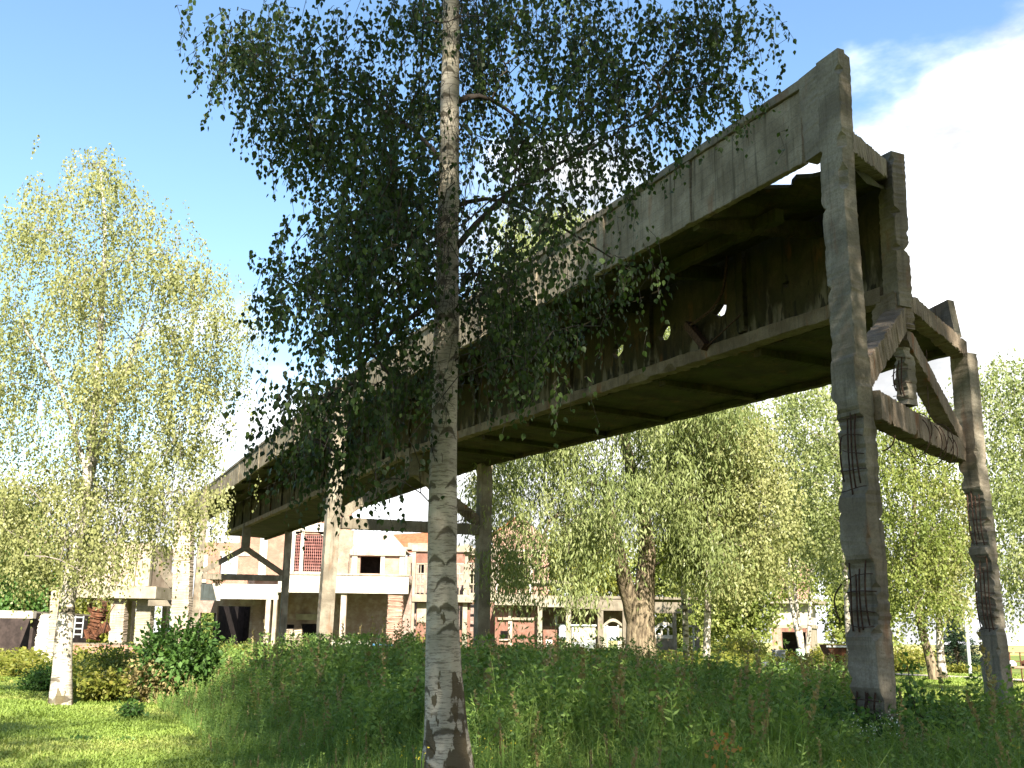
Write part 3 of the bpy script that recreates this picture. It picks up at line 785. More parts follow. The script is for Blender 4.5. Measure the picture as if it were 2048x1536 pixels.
# right bay: rendered attic room with its hipped roof and dark opening
obj('attic_wall', wall_open(700, 1104, 808, 1158, YF-.6, .5, [(720, 1113, 761, 1147)]), MAT['brick_pale'], bf)
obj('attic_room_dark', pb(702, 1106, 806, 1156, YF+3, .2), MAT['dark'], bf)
for a, b in ((703, 714), (761, 769), (799, 808)): obj('pilaster', pb(a, 1110, b, 1151, YF-.78, .3), MAT['white'], bf)
obj('brick_infill', pb(771, 1119, 797, 1148, YF-.66, .1), MAT['brick_pale'], bf)
obj('eave_band', pb(700, 1099, 811, 1111, YF-.95, .6), MAT['pale'], bf)
a = at(704, 1099, YF-.9); b = at(812, 1101, YF-.9); c = at(716, 1060, YF+3.2); d = at(785, 1068, YF+3.2)
obj('hip_roof', hexa([a-UP*.05, b-UP*.05, b+np.array([0, 6, 0]), a+np.array([0, 6, 0]), a+UP*.05, [b[0], b[1], b[2]+.05], [d[0], YF+3.2, d[2]], [c[0], YF+3.2, c[2]]]), MAT['pale'], bf)
obj('side_wall', pb(655, 1060, 705, 1150, YF-.02, .3), MAT['brick_pale'], bf)
# canopy
obj('canopy_fascia', pb(556, 1150, 817, 1186, YF-6.0, .25), MAT['white'], bf)
obj('canopy_slab', pb(560, 1152, 814, 1160, YF-5.75, 6.0), MAT['pale'], bf)
obj('canopy_fascia', cat([pb(399, 1168, 557, 1198, YF-5.6, .25), pb(399, 1197.5, 440, 1201, YF-5.6, .22)]), MAT['white'], bf)
obj('canopy_slab', pb(401, 1172, 558, 1181, YF-5.35, 5.8), MAT['pale'], bf)
obj('canopy_coping', pb(556, 1147, 819, 1150.3, YF-6.1, .45), MAT['pale'], bf)
for x, wd in ((537, 9), (551, 7), (688, 11)):
    obj('canopy_post', pb(x-wd/2, 1186 if x > 556 else 1198, x+wd/2, None, YF-5.7, .45), MAT['pale'], bf)
p = at(790, 1190, YF-5.5)
obj('corner_pier', beam([p[0], YF-5.2, -.1], [p[0]+.1, YF-5.2, at(790, 1187, YF-5.5)[2]], (1, 0, 0), 1.45, 1.1, .3, .08, .25), MAT['brick_pale'], bf)
# ground floor wall with openings
obj('ground_floor_wall', wall_open(505, 1150, 822, None, YF+.8, .5, [(574, 1250, 590, 1330), (604, 1248, 645, 1330), (655, 1268, 672, 1330)]), MAT['brick_old'], bf)
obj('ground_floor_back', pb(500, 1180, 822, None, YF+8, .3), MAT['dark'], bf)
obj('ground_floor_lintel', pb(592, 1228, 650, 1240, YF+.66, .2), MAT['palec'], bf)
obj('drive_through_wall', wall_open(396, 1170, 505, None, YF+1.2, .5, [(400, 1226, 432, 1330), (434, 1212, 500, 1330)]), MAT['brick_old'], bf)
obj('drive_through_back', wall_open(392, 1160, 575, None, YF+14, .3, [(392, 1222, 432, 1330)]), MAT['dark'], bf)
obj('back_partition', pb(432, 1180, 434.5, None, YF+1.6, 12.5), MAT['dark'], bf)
for x0, x1 in ((578, 584), (592, 604)):
    q = at((x0+x1)/2, 1270, YF-1)
    obj('broken_wall_stub', beam([q[0], YF-1, -.1], [q[0]-.1, YF-1, 2.3], (1, 0, 0), .75, .6, .2, .1, .3), MAT['pale'], bf)
obj('low_wall', pb(660, 1281, 755, None, YF-6.2, .4), MAT['white'], bf)
obj('painted_panel', pb(742, 1288, 790, None, YF-6.9, .2), MAT['blue'], bf, label='blue painted panel at the foot of the wall')
sx_ = at(770, 1286, YF-7)
# rain pipe and broken render along the facade
obj('rain_pipe', tube([[at(700, 1100, YF-1.0)[0], YF-1.0, at(700, 1152, YF-1)[2]], [at(700, 1100, YF-1.0)[0], YF-1.0, at(700, 1108, YF-1)[2]]], .08, 6), MAT['conc'], bf)

# ---- red roofed hall behind
hall = thing('tiled_hall', 'hall with a sagging orange tiled roof, just behind the end of the white canopy', 'building', (-8, 134, 0))
a = at(765, 1070, 136); b = at(876, 1064, 136); c = at(770, 1105, 131); d = at(880, 1100, 131)
obj('roof', hexa([c-UP*.15, d-UP*.15, b-UP*.15, a-UP*.15, c, d, b, a]), MAT['tile'], hall)
obj('wall', wall_open(812, 1086, 876, None, 131.6, .4, [(815, 1104, 823, 1113), (816, 1150, 824, 1180)]), MAT['brick_pale'], hall)
obj('eave', pb(770, 1094, 878, 1099, 130.7, .5), MAT['palec'], hall)

# ---- colonnade building (tall, with window grids)
YC = 115.0
co = thing('colonnade_hall', 'ruined concrete framed hall with tall pillars and window grids between them', 'building', (0, 118, 0))
def pier(x, y0, wd, Y, mat='palec', name='pillar', parent=co):
    obj(name, pb(x-wd/2, y0, x+wd/2, None, Y, .5), MAT[mat], parent)
for x, y0, wd, dy in ((829, 1094, 7, 0), (933, 1088, 9, .5), (941, 1095, 4, 1.3), (984, 1130, 13, 1)):
    pier(x, y0, wd, YC+dy)
obj('roof_beam', pb(824, 1090, 945, 1103, YC-.1, .5), MAT['palec'], co)
obj('roof_beam', pb(936, 1096, 992, 1110, YC+.7, .5), MAT['palec'], co)
obj('mid_beam', cat([pb(824, 1189, 946, 1204, YC-.15, .6)]), MAT['palec'], co)
obj('mid_beam', pb(940, 1186, 992, 1200, YC+.7, .6), MAT['palec'], co)
obj('brick_band', pb(832, 1104, 930, 1127, YC+.2, .3), MAT['brick_red'], co)
obj('brick_band', pb(937, 1110, 980, 1124, YC+1.1, .3), MAT['brick_red'], co)
for (xa, xb, Y) in ((833, 849, YC+.2), (851, 890, YC+.2), (892, 928, YC+.2), (938, 956, YC+1), (958, 978, YC+1)):
    g = [pb(xa, 1126, xb, 1129, Y-.1, .3)]
    n = max(2, int((xb-xa)/8))
    for i in range(n+1):
        x = xa+(xb-xa)*i/n; g.append(pb(x-.8, 1127, x+.8, 1189, Y, .22))
    for y in (1146, 1167): g.append(pb(xa, y, xb, y+2.4, Y-.03, .26))
    obj('window_grid', cat(g), MAT['palec'], co)
obj('inner_wall', wall_open(826, 1100, 992, None, YC+7, .3, [(836, 1130, 846, 1150), (900, 1130, 912, 1180), (940, 1140, 952, 1180), (860, 1215, 880, 1260)]), MAT['brick_old'], co)
obj('rear_wall', pb(822, 1127, 992, None, YC+9, .3), MAT['dark'], co)
obj('ground_wall', wall_open(832, 1204, 990, None, YC+.9, .3, [(905, 1212, 928, 1260), (940, 1208, 975, 1262)]), MAT['brick_red'], co)
obj('plaster_panel', pb(834, 1206, 856, 1245, YC+.8, .15), MAT['palec'], co)
q = at(829, 1300, YC)
obj('sloping_strut', beam([at(812, 1205, YC)[0], YC+1, at(812, 1205, YC)[2]], [at(826, 1262, YC)[0], YC+1, at(826, 1252, YC)[2]], (0, 1, 0), .5, .6, .5), MAT['dark'], co)

# ---- gable and low arcade, right of the second frame
ar = thing('low_arcade', 'long low concrete arcade with square posts running behind the willow trunk', 'building', (10, 112, 0))
YA = 110.0
posts = [(1080, 9), (1137, 10), (1201, 11), (1249, 8), (1349, 7), (1394, 8)]
y_top = lambda x: 1186+(x-990)*.052
for (xa, xb) in ((990, 1078), (1078, 1137), (1137, 1201), (1201, 1300), (1300, 1396)):
    ym = (y_top(xa)+y_top(xb))/2
    obj('beam', pb(xa, ym, xb, ym+22, YA-.05+.012*(xa % 7), .6), MAT['palec' if xa < 1137 else 'conc'], ar)
for x, wd in posts: obj('post', pb(x-wd/2, y_top(x)+20, x+wd/2, None, YA+.05, .5), MAT['palec' if x < 1150 else 'conc'], ar)
obj('roof_slab', cat([pb(992, 1192, 1396, 1197, YA+.4, 8)]), MAT['conc'], ar)
obj('back_wall', wall_open(988, 1200, 1300, None, YA+6.5, .3, [(1118, 1250, 1134, 1330), (1208, 1252, 1236, 1330)]), MAT['brick_old'], ar)
obj('brick_front', wall_open(990, 1205, 1075, None, YA+1.6, .3, [(1001, 1262, 1017, 1278), (1034, 1208, 1062, 1236)]), MAT['brick_red'], ar)
obj('plaster_post', pb(1017, 1205, 1025, None, YA+1.45, .2), MAT['pale'], ar)
obj('sill', pb(995, 1235, 1068, 1240, YA+1.3, .35), MAT['palec'], ar)
obj('window_sill', pb(999, 1278, 1019, 1281, YA+1.35, .3), MAT['pale'], ar)
obj('orange_panel', pb(1086, 1252, 1114, None, YA+3, .1), MAT['brick_red'], ar, label='bare orange brick panel')
g = [pb(1111, 1228, 1113, 1252, YA+2.9, .08), pb(1111, 1248, 1132, 1250, YA+2.85, .08)]
obj('pipe_rail', cat(g), MAT['galv'], ar)
obj('white_sheet', cat([pb(1143, 1252, 1191, None, YA+.8, .12)]), MAT['grey'], ar)
for i in range(5):
    for j in range(3): obj('white_tile', pb(1144+i*9.4, 1254+j*10, 1152.7+i*9.4, 1263.4+j*10, YA+.74, .07), MAT['white'], ar)
obj('shelf_board', pb(1142, 1249, 1193, 1252.2, YA+.55, .5), MAT['galv'], ar)
# white arched gate with dark opening
obj('arch_band', arch(1204, 1249, 1258, 1243, YA+.3, .35, .3), MAT['palec'], ar)
for a, b in ((1203, 1214), (1236, 1248)): obj('arch_wall', pb(a, 1256, b, None, YA+.35, .3), MAT['palec'], ar)
obj('arch_jamb', cat([pb(1213, 1250, 1216, None, YA+.25, .3), pb(1235, 1250, 1238, None, YA+.25, .3)]), MAT['white'], ar)
# white carriage-like arched frame right of the trunk
obj('arch_frame', cat([arch(1308, 1352, 1262, 1249, YA+1.2, .3, .28), pb(1308, 1270, 1352, 1277, YA+1.2, .3)] + [pb(x, 1256, x+3, 1272, YA+1.22, .25) for x in (1308, 1322, 1335, 1349)]), MAT['white'], ar)
obj('panel_frame', cat([pb(1372, 1250, 1388, 1254, YA+1, .2), pb(1371, 1250, 1374.5, None, YA+1, .2), pb(1385, 1250, 1388.5, None, YA+1, .2), pb(1372, 1271, 1388, 1275, YA+1.02, .2)]), MAT['white'], ar)
obj('hedge_wall', pb(1302, 1277, 1350, None, YA+1.3, .3), MAT['conc'], ar)
gb = thing('brick_gable', 'pink brick gable with a pointed top half hidden by the willow leaves', 'building', (2, 126, 0))
YG = 124.0
P1, P2, P3 = at(985, 1075, YG), at(1040, 1032, YG), at(1098, 1082, YG)
obj('gable_wall', hexa([(P1[0], YG, -.1), (P3[0], YG, -.1), (P3[0], YG+8, -.1), (P1[0], YG+8, -.1), P1, P3, P3+np.array([0, 8, 0]), P1+np.array([0, 8, 0])]), MAT['brick_pale'], gb)
obj('gable_top', hexa([P1+UP*.002, P3+UP*.002, P3+np.array([0, .5, .002]), P1+np.array([0, .5, .002]), P2-np.array([.2, 0, 0]), P2+np.array([.2, 0, 0]), P2+np.array([.2, .5, 0]), P2+np.array([-.2, .5, 0])]), MAT['brick_pale'], gb)
obj('roof', hexa([P1+np.array([-.3, -.3, .0]), P2+np.array([0, -.3, .05]), P2+np.array([0, 8, .05]), P1+np.array([-.3, 8, 0]), P1+np.array([-.3, -.3, .25]), P2+np.array([0, -.3, .3]), P2+np.array([0, 8, .3]), P1+np.array([-.3, 8, .25])]), MAT['tile'], gb)
for x in (1000, 1045, 1068):
    obj('window', pb(x, 1128, x+11, 1150, YG-.06, .1), MAT['dark'], gb)
    obj('pilaster', pb(x-10, 1115, x-3, 1186, YG-.3, .35), MAT['white'], gb)
obj('cornice', pb(986, 1098, 1097, 1103, YG-.35, .4), MAT['pale'], gb)
obj('cornice', pb(986, 1160, 1140, 1166, YG-.5, .4), MAT['palec'], gb)

# ---- small brick tower with flat overhanging roof (right)
YT = 108.0
tw = thing('brick_tower', 'pale brick tower with a projecting slab and a dark doorway, seen between the slender trunks', 'tower', (28, 110, 0))
def TX(x, y=1260): return at(x, y, YT)[0]
def TZ(y, x=1600): return at(x, y, YT)[2]
c45 = .55
def skew(x0, x1, z0, z1, d, yo=0.0, dep=None):
    """block turned so that its right side shows: front edge runs x0-x1, side runs back to the right"""
    ang = math.radians(24)
    fx = np.array([math.cos(ang), -math.sin(ang), 0]); fy = np.array([math.sin(ang), math.cos(ang), 0])
    o = np.array([TX(x1), YT, 0]); w = (TX(x1)-TX(x0))/math.cos(ang)
    a = o-fx*w
    A = a+fy*yo-fx*d; B = o+fy*yo+fx*d; D = dep
    A = A-fy*d; B = B-fy*d
    C2 = B+fy*(D+2*d); D2 = A+fy*(D+2*d)
    return hexa([(*A[:2], z0), (*B[:2], z0), (*C2[:2], z0), (*D2[:2], z0), (*A[:2], z1), (*B[:2], z1), (*C2[:2], z1), (*D2[:2], z1)])
DP = 5.0
obj('base_left', skew(1545, 1562, -.1, TZ(1256), 0, 0, .5), MAT['brick_pale'], tw)
obj('base_right', skew(1612, 1620, -.1, TZ(1256), 0, 0, .5), MAT['brick_pale'], tw)
obj('base_side', skew(1612, 1620, -.1, TZ(1256), 0, .5, DP-.5), MAT['palec'], tw)
obj('base_back', skew(1545, 1612, -.1, TZ(1256), 0, DP-.5, .5), MAT['dark'], tw)
obj('door_lintel', skew(1562, 1612, TZ(1264), TZ(1256), 0, 0.05, .4), MAT['brick_red'], tw)
obj('band', skew(1545, 1620, TZ(1256), TZ(1249), .12, 0, DP), MAT['palec'], tw)
obj('upper_block', skew(1547, 1619, TZ(1249), TZ(1207), 0, 0.03, DP-.06), MAT['white'], tw)
obj('roof_slab', skew(1545, 1620, TZ(1207), TZ(1199), 1.0, 0, DP), MAT['palec'], tw)
obj('tower_shaft', skew(1552, 1614, TZ(1199), TZ(1055), 0, .4, DP-.8), MAT['brick_pale'], tw)
for y in (1080, 1125, 1165): obj('shaft_window', skew(1575, 1590, TZ(y+22), TZ(y), 0, .36, .1), MAT['dark'], tw)
obj('shaft_cap', skew(1550, 1616, TZ(1055), TZ(1048), .2, .3, DP-.6), MAT['palec'], tw)

# ---- bunker building at the left end of the bridge
YB = 68.0
bk = thing('loading_bunker', 'pale concrete bunker on broad piers, half hidden behind the sunlit birch', 'building', (-22, 70, 0))
for (x0, x1, dy) in ((219, 247, 0), (270, 300, .6), (250, 262, 5), (322, 332, 6)):
    obj('pier', beam([at((x0+x1)/2-4, 1290, YB+dy)[0], YB+dy+.5, -.1], [at((x0+x1)/2+3, 1190, YB+dy)[0], YB+dy+.5, at(260, 1180, YB)[2]], (1, 0, 0), (x1-x0)*YB/2150, .8, .4, .02, .1), MAT['pale' if x0 < 260 else 'palec'], bk)
obj('end_pier', beam([at(357, 1290, 60)[0], 60.6, -.1], [at(366, 1010, 60)[0], 60.6, at(366, 1035, 60)[2]], (1, 0, 0), .95, .8, .4, .02, .08), MAT['pale'], bk)
obj('roof_slab', pb(142, 1172, 312, 1196, YB-.4, 5.5), MAT['palec'], bk)
obj('bin_wall', pb(160, 1085, 300, 1172, YB+.5, 4.5), MAT['pale'], bk)
obj('bin_rib', cat([pb(x, 1080, x+7, 1172, YB+.3, .4) for x in (160, 195, 230, 265, 294)]), MAT['palec'], bk)
obj('knee_brace', beam([at(315, 1120, 61)[0], 61, at(315, 1122, 61)[2]], [at(350, 1172, 61)[0], 61, at(350, 1172, 61)[2]], (0, 1, 0), .6, .5, .3), MAT['conc'], bk)
obj('link_beam', pb(296, 1200, 352, 1212, 62, .6), MAT['conc'], bk)
obj('low_wall', pb(148, 1290, 272, None, 56, .5), MAT['brick'], bk)
obj('leaning_pier', beam([at(72, 1320, 52)[0], 52.5, -.1], [at(92, 1215, 52)[0], 52.5, at(92, 1228, 52)[2]], (1, 0, 0), .62, .6, .3, .05, .12), MAT['white'], bk)
obj('square_pier', beam([at(100, 1320, 50)[0], 50.5, -.1], [at(108, 1180, 50)[0], 50.5, at(108, 1175, 50)[2]], (1, 0, 0), .5, .5, .3, .02, .08), MAT['pale'], bk)
# ---- shed at the far left
sh = thing('open_shed', 'low shed with a white roof edge and a dark open front at the left edge', 'shed', (-23, 58, 0))
obj('roof_edge', pb(-60, 1221, 66, 1236, 54, .4), MAT['white'], sh)
obj('roof', pb(-60, 1221.5, 64, 1226, 54.4, 8), MAT['palec'], sh)
obj('back_wall', pb(-60, 1226, 64, None, 61.5, .3), MAT['dark'], sh)  # shed inside coloured near-black in place of its shade
obj('shed_floor', pb(-60, 1318, 64, None, 54.3, 7), MAT['dark'], sh)
obj('side_wall', pb(64, 1226, 70, None, 54.6, 7), MAT['dark'], sh)
obj('shed_post', pb(-58, 1236, -50, None, 54.1, .3), MAT['palec'], sh)
# ---- rusty machine on the low platform
mc = thing('rusty_machine', 'rust-orange scrap machine with a bent bar, standing left of the bunker piers', 'machine', (at(185, 1290, 58)[0], 58, 0))
q = at(185, 1290, 58)
obj('machine_bed', box(q[0]-1.6, q[0]+1.9, 57.7, 58.9, -.1, at(185, 1286, 58)[2]), MAT['conc'], mc)
obj('machine_body', cat([beam([q[0]-.2, 58.3, 1.3], [q[0]+.1, 58.3, 2.9], (1, 0, 0), .6, .5, .2, .09, .3), beam([q[0]-.5, 58.2, 1.5], [q[0]+.6, 58.4, 2.0], UP, .5, .5, .2, .08, .3)]), MAT['rust'], mc)
obj('drum', tube([[q[0]-.1, 58.0, 3.0], [q[0]-.1, 58.7, 3.05]], .42, 12), MAT['rust'], mc)
obj('bent_bar', tube([[q[0]+.5, 58, 1.6], [q[0]+.7, 58, 2.6], [q[0]+.95, 58, 3.1], [q[0]+.7, 58, 3.3], [q[0]+.4, 58, 3.25]], .03, 5), MAT['rebar'], mc)
obj('wire_crate', cat([box(q[0]-1.5, q[0]-.6, 57.9, 57.96, 1.5+i*.3, 1.56+i*.3) for i in range(4)]+[box(q[0]-1.5+i*.44, q[0]-1.45+i*.44, 57.88, 57.94, 1.35, 2.5) for i in range(3)]), MAT['galv'], mc)
# ---- small things on the right
def pole(name, label, x, y0, y1, w_px, Y, mat, cat_):
    b = at(x, y1, Y); t = at(x-4, y0, Y)
    o = obj(name, tube([[b[0], Y, -.1], [b[0], Y, t[2]*.5], [b[0], Y, t[2]]], w_px*Y/2150/2, 10), mat); tag(o, label, cat_); return o
pole('lamp_pole', 'plain pale grey pole rising by the dark conifer', 1941, 1222, 1350, 7, 58, MAT['galv'], 'pole')
Yg = 47.0
gt = thing('gate_panel', 'rusty open-bar metal gate panel leaning upright at the right edge', 'gate', (at(2045, 1320, Yg)[0], Yg, 0))
for i in range(4):
    x = 2018+i*21; obj('upright', pb(x, 1304, x+1.8, None, Yg, .05), MAT['rust'], gt)
for y in (1305, 1322, 1336): obj('rail', pb(2018, y, 2084, y+1.8, Yg-.03, .05), MAT['rust'], gt)
tb = thing('junk_table', 'low table heaped with scrap beside the right bridge leg, red and pale oddments on it', 'table', (at(2040, 1370, 46)[0], 45, 0))
tx = at(2040, 1370, 45)[0]
obj('table_top', box(tx-1.0, tx+1.6, 44.5, 45.5, .68, .76), MAT['wood'], tb)
for dx in (-.9, .1, 1.4): obj('table_leg', beam([tx+dx, 44.7, -.05], [tx+dx+.15, 44.7, .68], (1, 0, 0), .16, .12, .2), MAT['rust'], tb)
for nm, lb, m, dx, dz, r0, catg in (('cardboard_lump', 'crumpled brown bundle on the junk table', 'rust', .3, .77, .26, 'bundle'), ('white_bag', 'white plastic bag on the junk table', 'plastic', -.35, .77, .2, 'bag'),
                         ('green_bag', 'green bag lying on the left end of the junk table', 'leaf_bush', -.85, .77, .16, 'bag'), ('dark_sack', 'dark sack on the ground under the junk table', 'grey', -1.1, .02, .38, 'sack'),
                         ('pale_rag', 'pale rag on the ground before the junk table', 'plastic', .8, .02, .25, 'rag')):
    n = 8
    ring = []
    for k, (h, rr) in enumerate(((0, .85), (.35, 1.05), (.7, .8), (1.0, .35))):
        for i in range(n):
            a = i/n*2*math.pi; j = 1+rng.normal(0, .14)
            ring.append((tx+dx+math.cos(a)*r0*rr*j, 44.8+math.sin(a)*r0*rr*.8*j, dz+h*r0*1.0))
    F = [(k*n+i, k*n+(i+1) % n, (k+1)*n+(i+1) % n, (k+1)*n+i) for k in range(3) for i in range(n)]+[(24, 25, 26, 27), (24, 27, 28, 31), (28, 29, 30, 31)]
    tag(obj(nm, (np.array(ring), np.array(F)), MAT[m]), lb, catg)
# rusty skip behind the near leg
Yk = 62.0
k0, k1 = at(1654, 1300, Yk), at(1712, 1300, Yk)
sk = thing('rusty_skip', 'tapering rusty metal skip standing behind the foot of the near bridge leg', 'container', (k0[0], Yk, 0))
zt = at(1670, 1289, Yk)[2]; zb_ = at(1670, 1330, Yk)[2]
obj('skip_body', hexa([(k0[0]+.45, Yk+.2, zb_), (k1[0]-.2, Yk+.2, zb_), (k1[0]-.2, Yk+1.3, zb_), (k0[0]+.45, Yk+1.3, zb_), (k0[0], Yk, zt), (k1[0], Yk, zt), (k1[0], Yk+1.6, zt), (k0[0], Yk+1.6, zt)]), MAT['rust'], sk)
obj('skip_rim', box(k0[0]-.04, k1[0]+.04, Yk-.06, Yk-.005, zt-.16, zt-.06), MAT['galv'], sk)
obj('skip_stand', cat([box(k0[0]+.6+i*.7, k0[0]+.75+i*.7, Yk+.3, Yk+.5, -.1, zb_) for i in range(2)]), MAT['rebar'], sk)
# junk by the three-stemmed birch
Yj = 72.0
c0 = at(1560, 1310, Yj)
gs = obj('grey_cabinet', cat([box(at(1549, 1310, Yj)[0], at(1571, 1310, Yj)[0], Yj, Yj+.6, -.05, at(1560, 1302, Yj)[2]), box(at(1548, 1310, Yj)[0], at(1572, 1310, Yj)[0], Yj-.05, Yj+.65, at(1560, 1302, Yj)[2], at(1560, 1300, Yj)[2])]), MAT['grey']); tag(gs, 'dark grey metal cabinet standing left of the three-stemmed birch', 'cabinet')
a1 = at(1585, 1322, Yj-2)
sc = obj('scrap_wheel', cat([tube([[a1[0]+math.cos(t)*.4, Yj-2, .5+math.sin(t)*.4] for t in np.linspace(0, 6.28, 14)], .05, 5), tube([[a1[0]-.38, Yj-2, .5], [a1[0]+.38, Yj-2, .5]], .04, 5), tube([[a1[0]-.7, Yj-1.9, .1], [a1[0]+.9, Yj-2.1, .25]], .06, 5)]), MAT['rust']); tag(sc, 'rusty wheel and bar lying by the three-stemmed birch', 'wheel')
a1 = at(1542, 1330, 66)
V, F = tube([[a1[0]-1.3, 66, .12], [a1[0]-.4, 66, .22], [a1[0]+.5, 66, .2], [a1[0]+.8, 66, .1]], [.1, .2, .22, .12], 8)
tag(obj('black_sack', (V, F), MAT['grey']), 'long dark sack lying in the grass left of the three-stemmed birch', 'sack')
V, F = tube([[a1[0]+1.05, 66, .05], [a1[0]+1.05, 66, .25], [a1[0]+1.1, 66, .42]], [.2, .24, .1], 8)
tag(obj('white_tub', (V, F), MAT['plastic']), 'small white tub beside the long dark sack', 'tub')
# white chair in the arcade
Yw = 109.2; q0 = at(1098, 1285, Yw)
ch = thing('plastic_chair', 'white plastic chair under the arcade', 'chair', (q0[0], Yw, 0))
zs_ = .95
obj('seat', box(q0[0]-.3, q0[0]+.3, Yw-.3, Yw+.25, zs_, zs_+.06), MAT['plastic'], ch)
obj('backrest', cat([box(q0[0]-.3+i*.14, q0[0]-.24+i*.14, Yw+.2, Yw+.25, zs_+.06, zs_+.5) for i in range(5)]+[box(q0[0]-.31, q0[0]+.33, Yw+.19, Yw+.26, zs_+.5, zs_+.58)]), MAT['plastic'], ch)
for sx1 in (-.28, .24):
    for sy1 in (-.28, .2): obj('leg', box(q0[0]+sx1, q0[0]+sx1+.05, Yw+sy1, Yw+sy1+.05, 0, zs_), MAT['plastic'], ch)

# ================================================================== plants
def in_poly(px, py, poly):
    c = np.zeros(len(px), bool); n = len(poly)
    for i in range(n):
        x1, y1 = poly[i]; x2, y2 = poly[i-1]
        with np.errstate(divide='ignore', invalid='ignore'):
            t = ((y1 > py) != (y2 > py)) & (px < (x2-x1)*(py-y1)/(y2-y1+1e-12)+x1)
        c ^= t
    return c
def sample_poly(poly, n, r):
    poly = np.array(poly, float); lo, hi = poly.min(0), poly.max(0)
    X = np.zeros((0, 2))
    while len(X) < n:
        q = lo+(hi-lo)*r.random((4*n, 2)); q = q[in_poly(q[:, 0], q[:, 1], poly)]; X = np.concatenate([X, q])
    return X[:n]
SHAPES = {
 'birch': [[(0, 0), (.18, -.30), (.45, -.36), (1, 0)], [(0, 0), (1, 0), (.45, .36), (.18, .30)]],
 'kite': [[(0, 0), (.38, -.38), (1, 0), (.38, .38)]],
 'lance': [[(0, 0), (.4, -.13), (1, 0), (.4, .13)]],
 'broad': [[(0, 0), (.3, -.32), (1, 0), (.3, .32)]],
 'needle': [[(0, -.06), (1, -.03), (1, .03), (0, .06)]],
}
def leaves(pos_, axis, size, shape, r, flat=0.0, fold=.12):
    """leaf faces: pos n*3, axis n*3 (towards the tip), size n"""
    n = len(pos_)
    axis = axis/(np.linalg.norm(axis, axis=1)[:, None]+1e-9)
    q = r.normal(size=(n, 3)); q[:, 2] *= (1-flat)
    side = np.cross(axis, q); side /= np.linalg.norm(side, axis=1)[:, None]+1e-9
    nrm = np.cross(side, axis)
    if flat:
        f = np.sign(nrm[:, 2:3]); nrm = nrm*f; side = side*f
    Vs, k = [], 0; quads = SHAPES[shape]
    for quad in quads:
        for (u, v) in quad:
            Vs.append(pos_ + size[:, None]*(u*axis + v*side + abs(v)*fold*nrm*(1 if len(quads) > 1 else 0)))
    m = len(quads)*4
    V = np.stack(Vs, 1).reshape(-1, 3)
    F = (np.arange(n)[:, None, None]*m + np.arange(m).reshape(1, len(quads), 4)).reshape(-1, 4)
    rnd = np.repeat(r.random(n), len(quads))
    return V, F, rnd
def strands(org, L, r, droop=1.0, per=12, lateral=.5, spread=.02):
    """leaves along hanging or spreading twigs; returns leaf positions and axes, and twig end points"""
    n = len(org)
    d0 = r.normal(size=(n, 3)); d0[:, 2] = d0[:, 2]*.3; d0 /= np.linalg.norm(d0, axis=1)[:, None]
    d0 = d0*lateral
    t = (np.arange(per)+.5)/per
    T = t[None, :, None]; Ln = L[:, None, None]
    down = np.array([0, 0, -1.0])
    g = droop
    P_ = org[:, None]+Ln*(d0[:, None]*T*(1.3-.5*T)*(1 if g < .5 else .8) + down*(g*T*(.35+.65*T)))
    P_ = P_ + r.normal(0, 1, P_.shape)*spread
    ax = d0[:, None]*(.9-.6*T) + down*(.3+.9*g) + r.normal(0, .45, P_.shape)
    return P_.reshape(-1, 3), ax.reshape(-1, 3), P_
def skeleton(trunk, tips, r, step=3, up=.35, bow=.12, rtip=.006, expo=2.2):
    """trunk: list of node points (first = ground). returns edges with radii"""
    Pn = [np.array(p, float) for p in trunk]; par = [-1]+list(range(len(trunk)-1)); nt0 = len(trunk)
    tr = np.array(trunk)
    dist = np.array([np.min(np.linalg.norm(tr-t, axis=1)) for t in tips])
    for idx in np.argsort(dist):
        t = tips[idx]; A = np.array(Pn); d = t-A; h = np.hypot(d[:, 0], d[:, 1]); dl = np.linalg.norm(d, axis=1)
        cost = dl + 1.4*np.maximum(0, A[:, 2]-(t[2]-up*h)) + .0*h
        cost[0] += 100
        k = int(np.argmin(cost)); a = Pn[k]; prev = k
        nrm = np.linalg.norm(t-a)
        for i in range(1, step+1):
            f = i/step; p = a+(t-a)*f + UP*bow*nrm*math.sin(math.pi*f)
            if i < step: p = p+r.normal(0, .035, 3)*nrm
            Pn.append(p); par.append(prev); prev = len(Pn)-1
    Pn = np.array(Pn); par = np.array(par); area = np.zeros(len(Pn))
    kids = np.bincount(par[par >= 0], minlength=len(Pn))
    area[kids == 0] = rtip**expo
    for i in range(len(Pn)-1, 0, -1): area[par[i]] += area[i] if area[i] > 0 else rtip**expo
    rad = area**(1/expo)
    e = np.arange(nt0, len(Pn))
    ra = np.minimum(rad[par[e]], rad[e]*1.25); 
    return Pn, par, rad, (Pn[par[e]], Pn[e], ra, rad[e])
def polyline(pts, n):
    pts = np.array(pts, float); k = len(pts)
    d = np.r_[0, np.cumsum(np.linalg.norm(np.diff(pts, axis=0), axis=1))]
    t = np.linspace(0, d[-1], n)
    out = np.stack([np.interp(t, d, pts[:, i]) for i in range(pts.shape[1])], 1)
    for _ in range(2): out[1:-1] = (out[:-2]+2*out[1:-1]+out[2:])/4
    return out
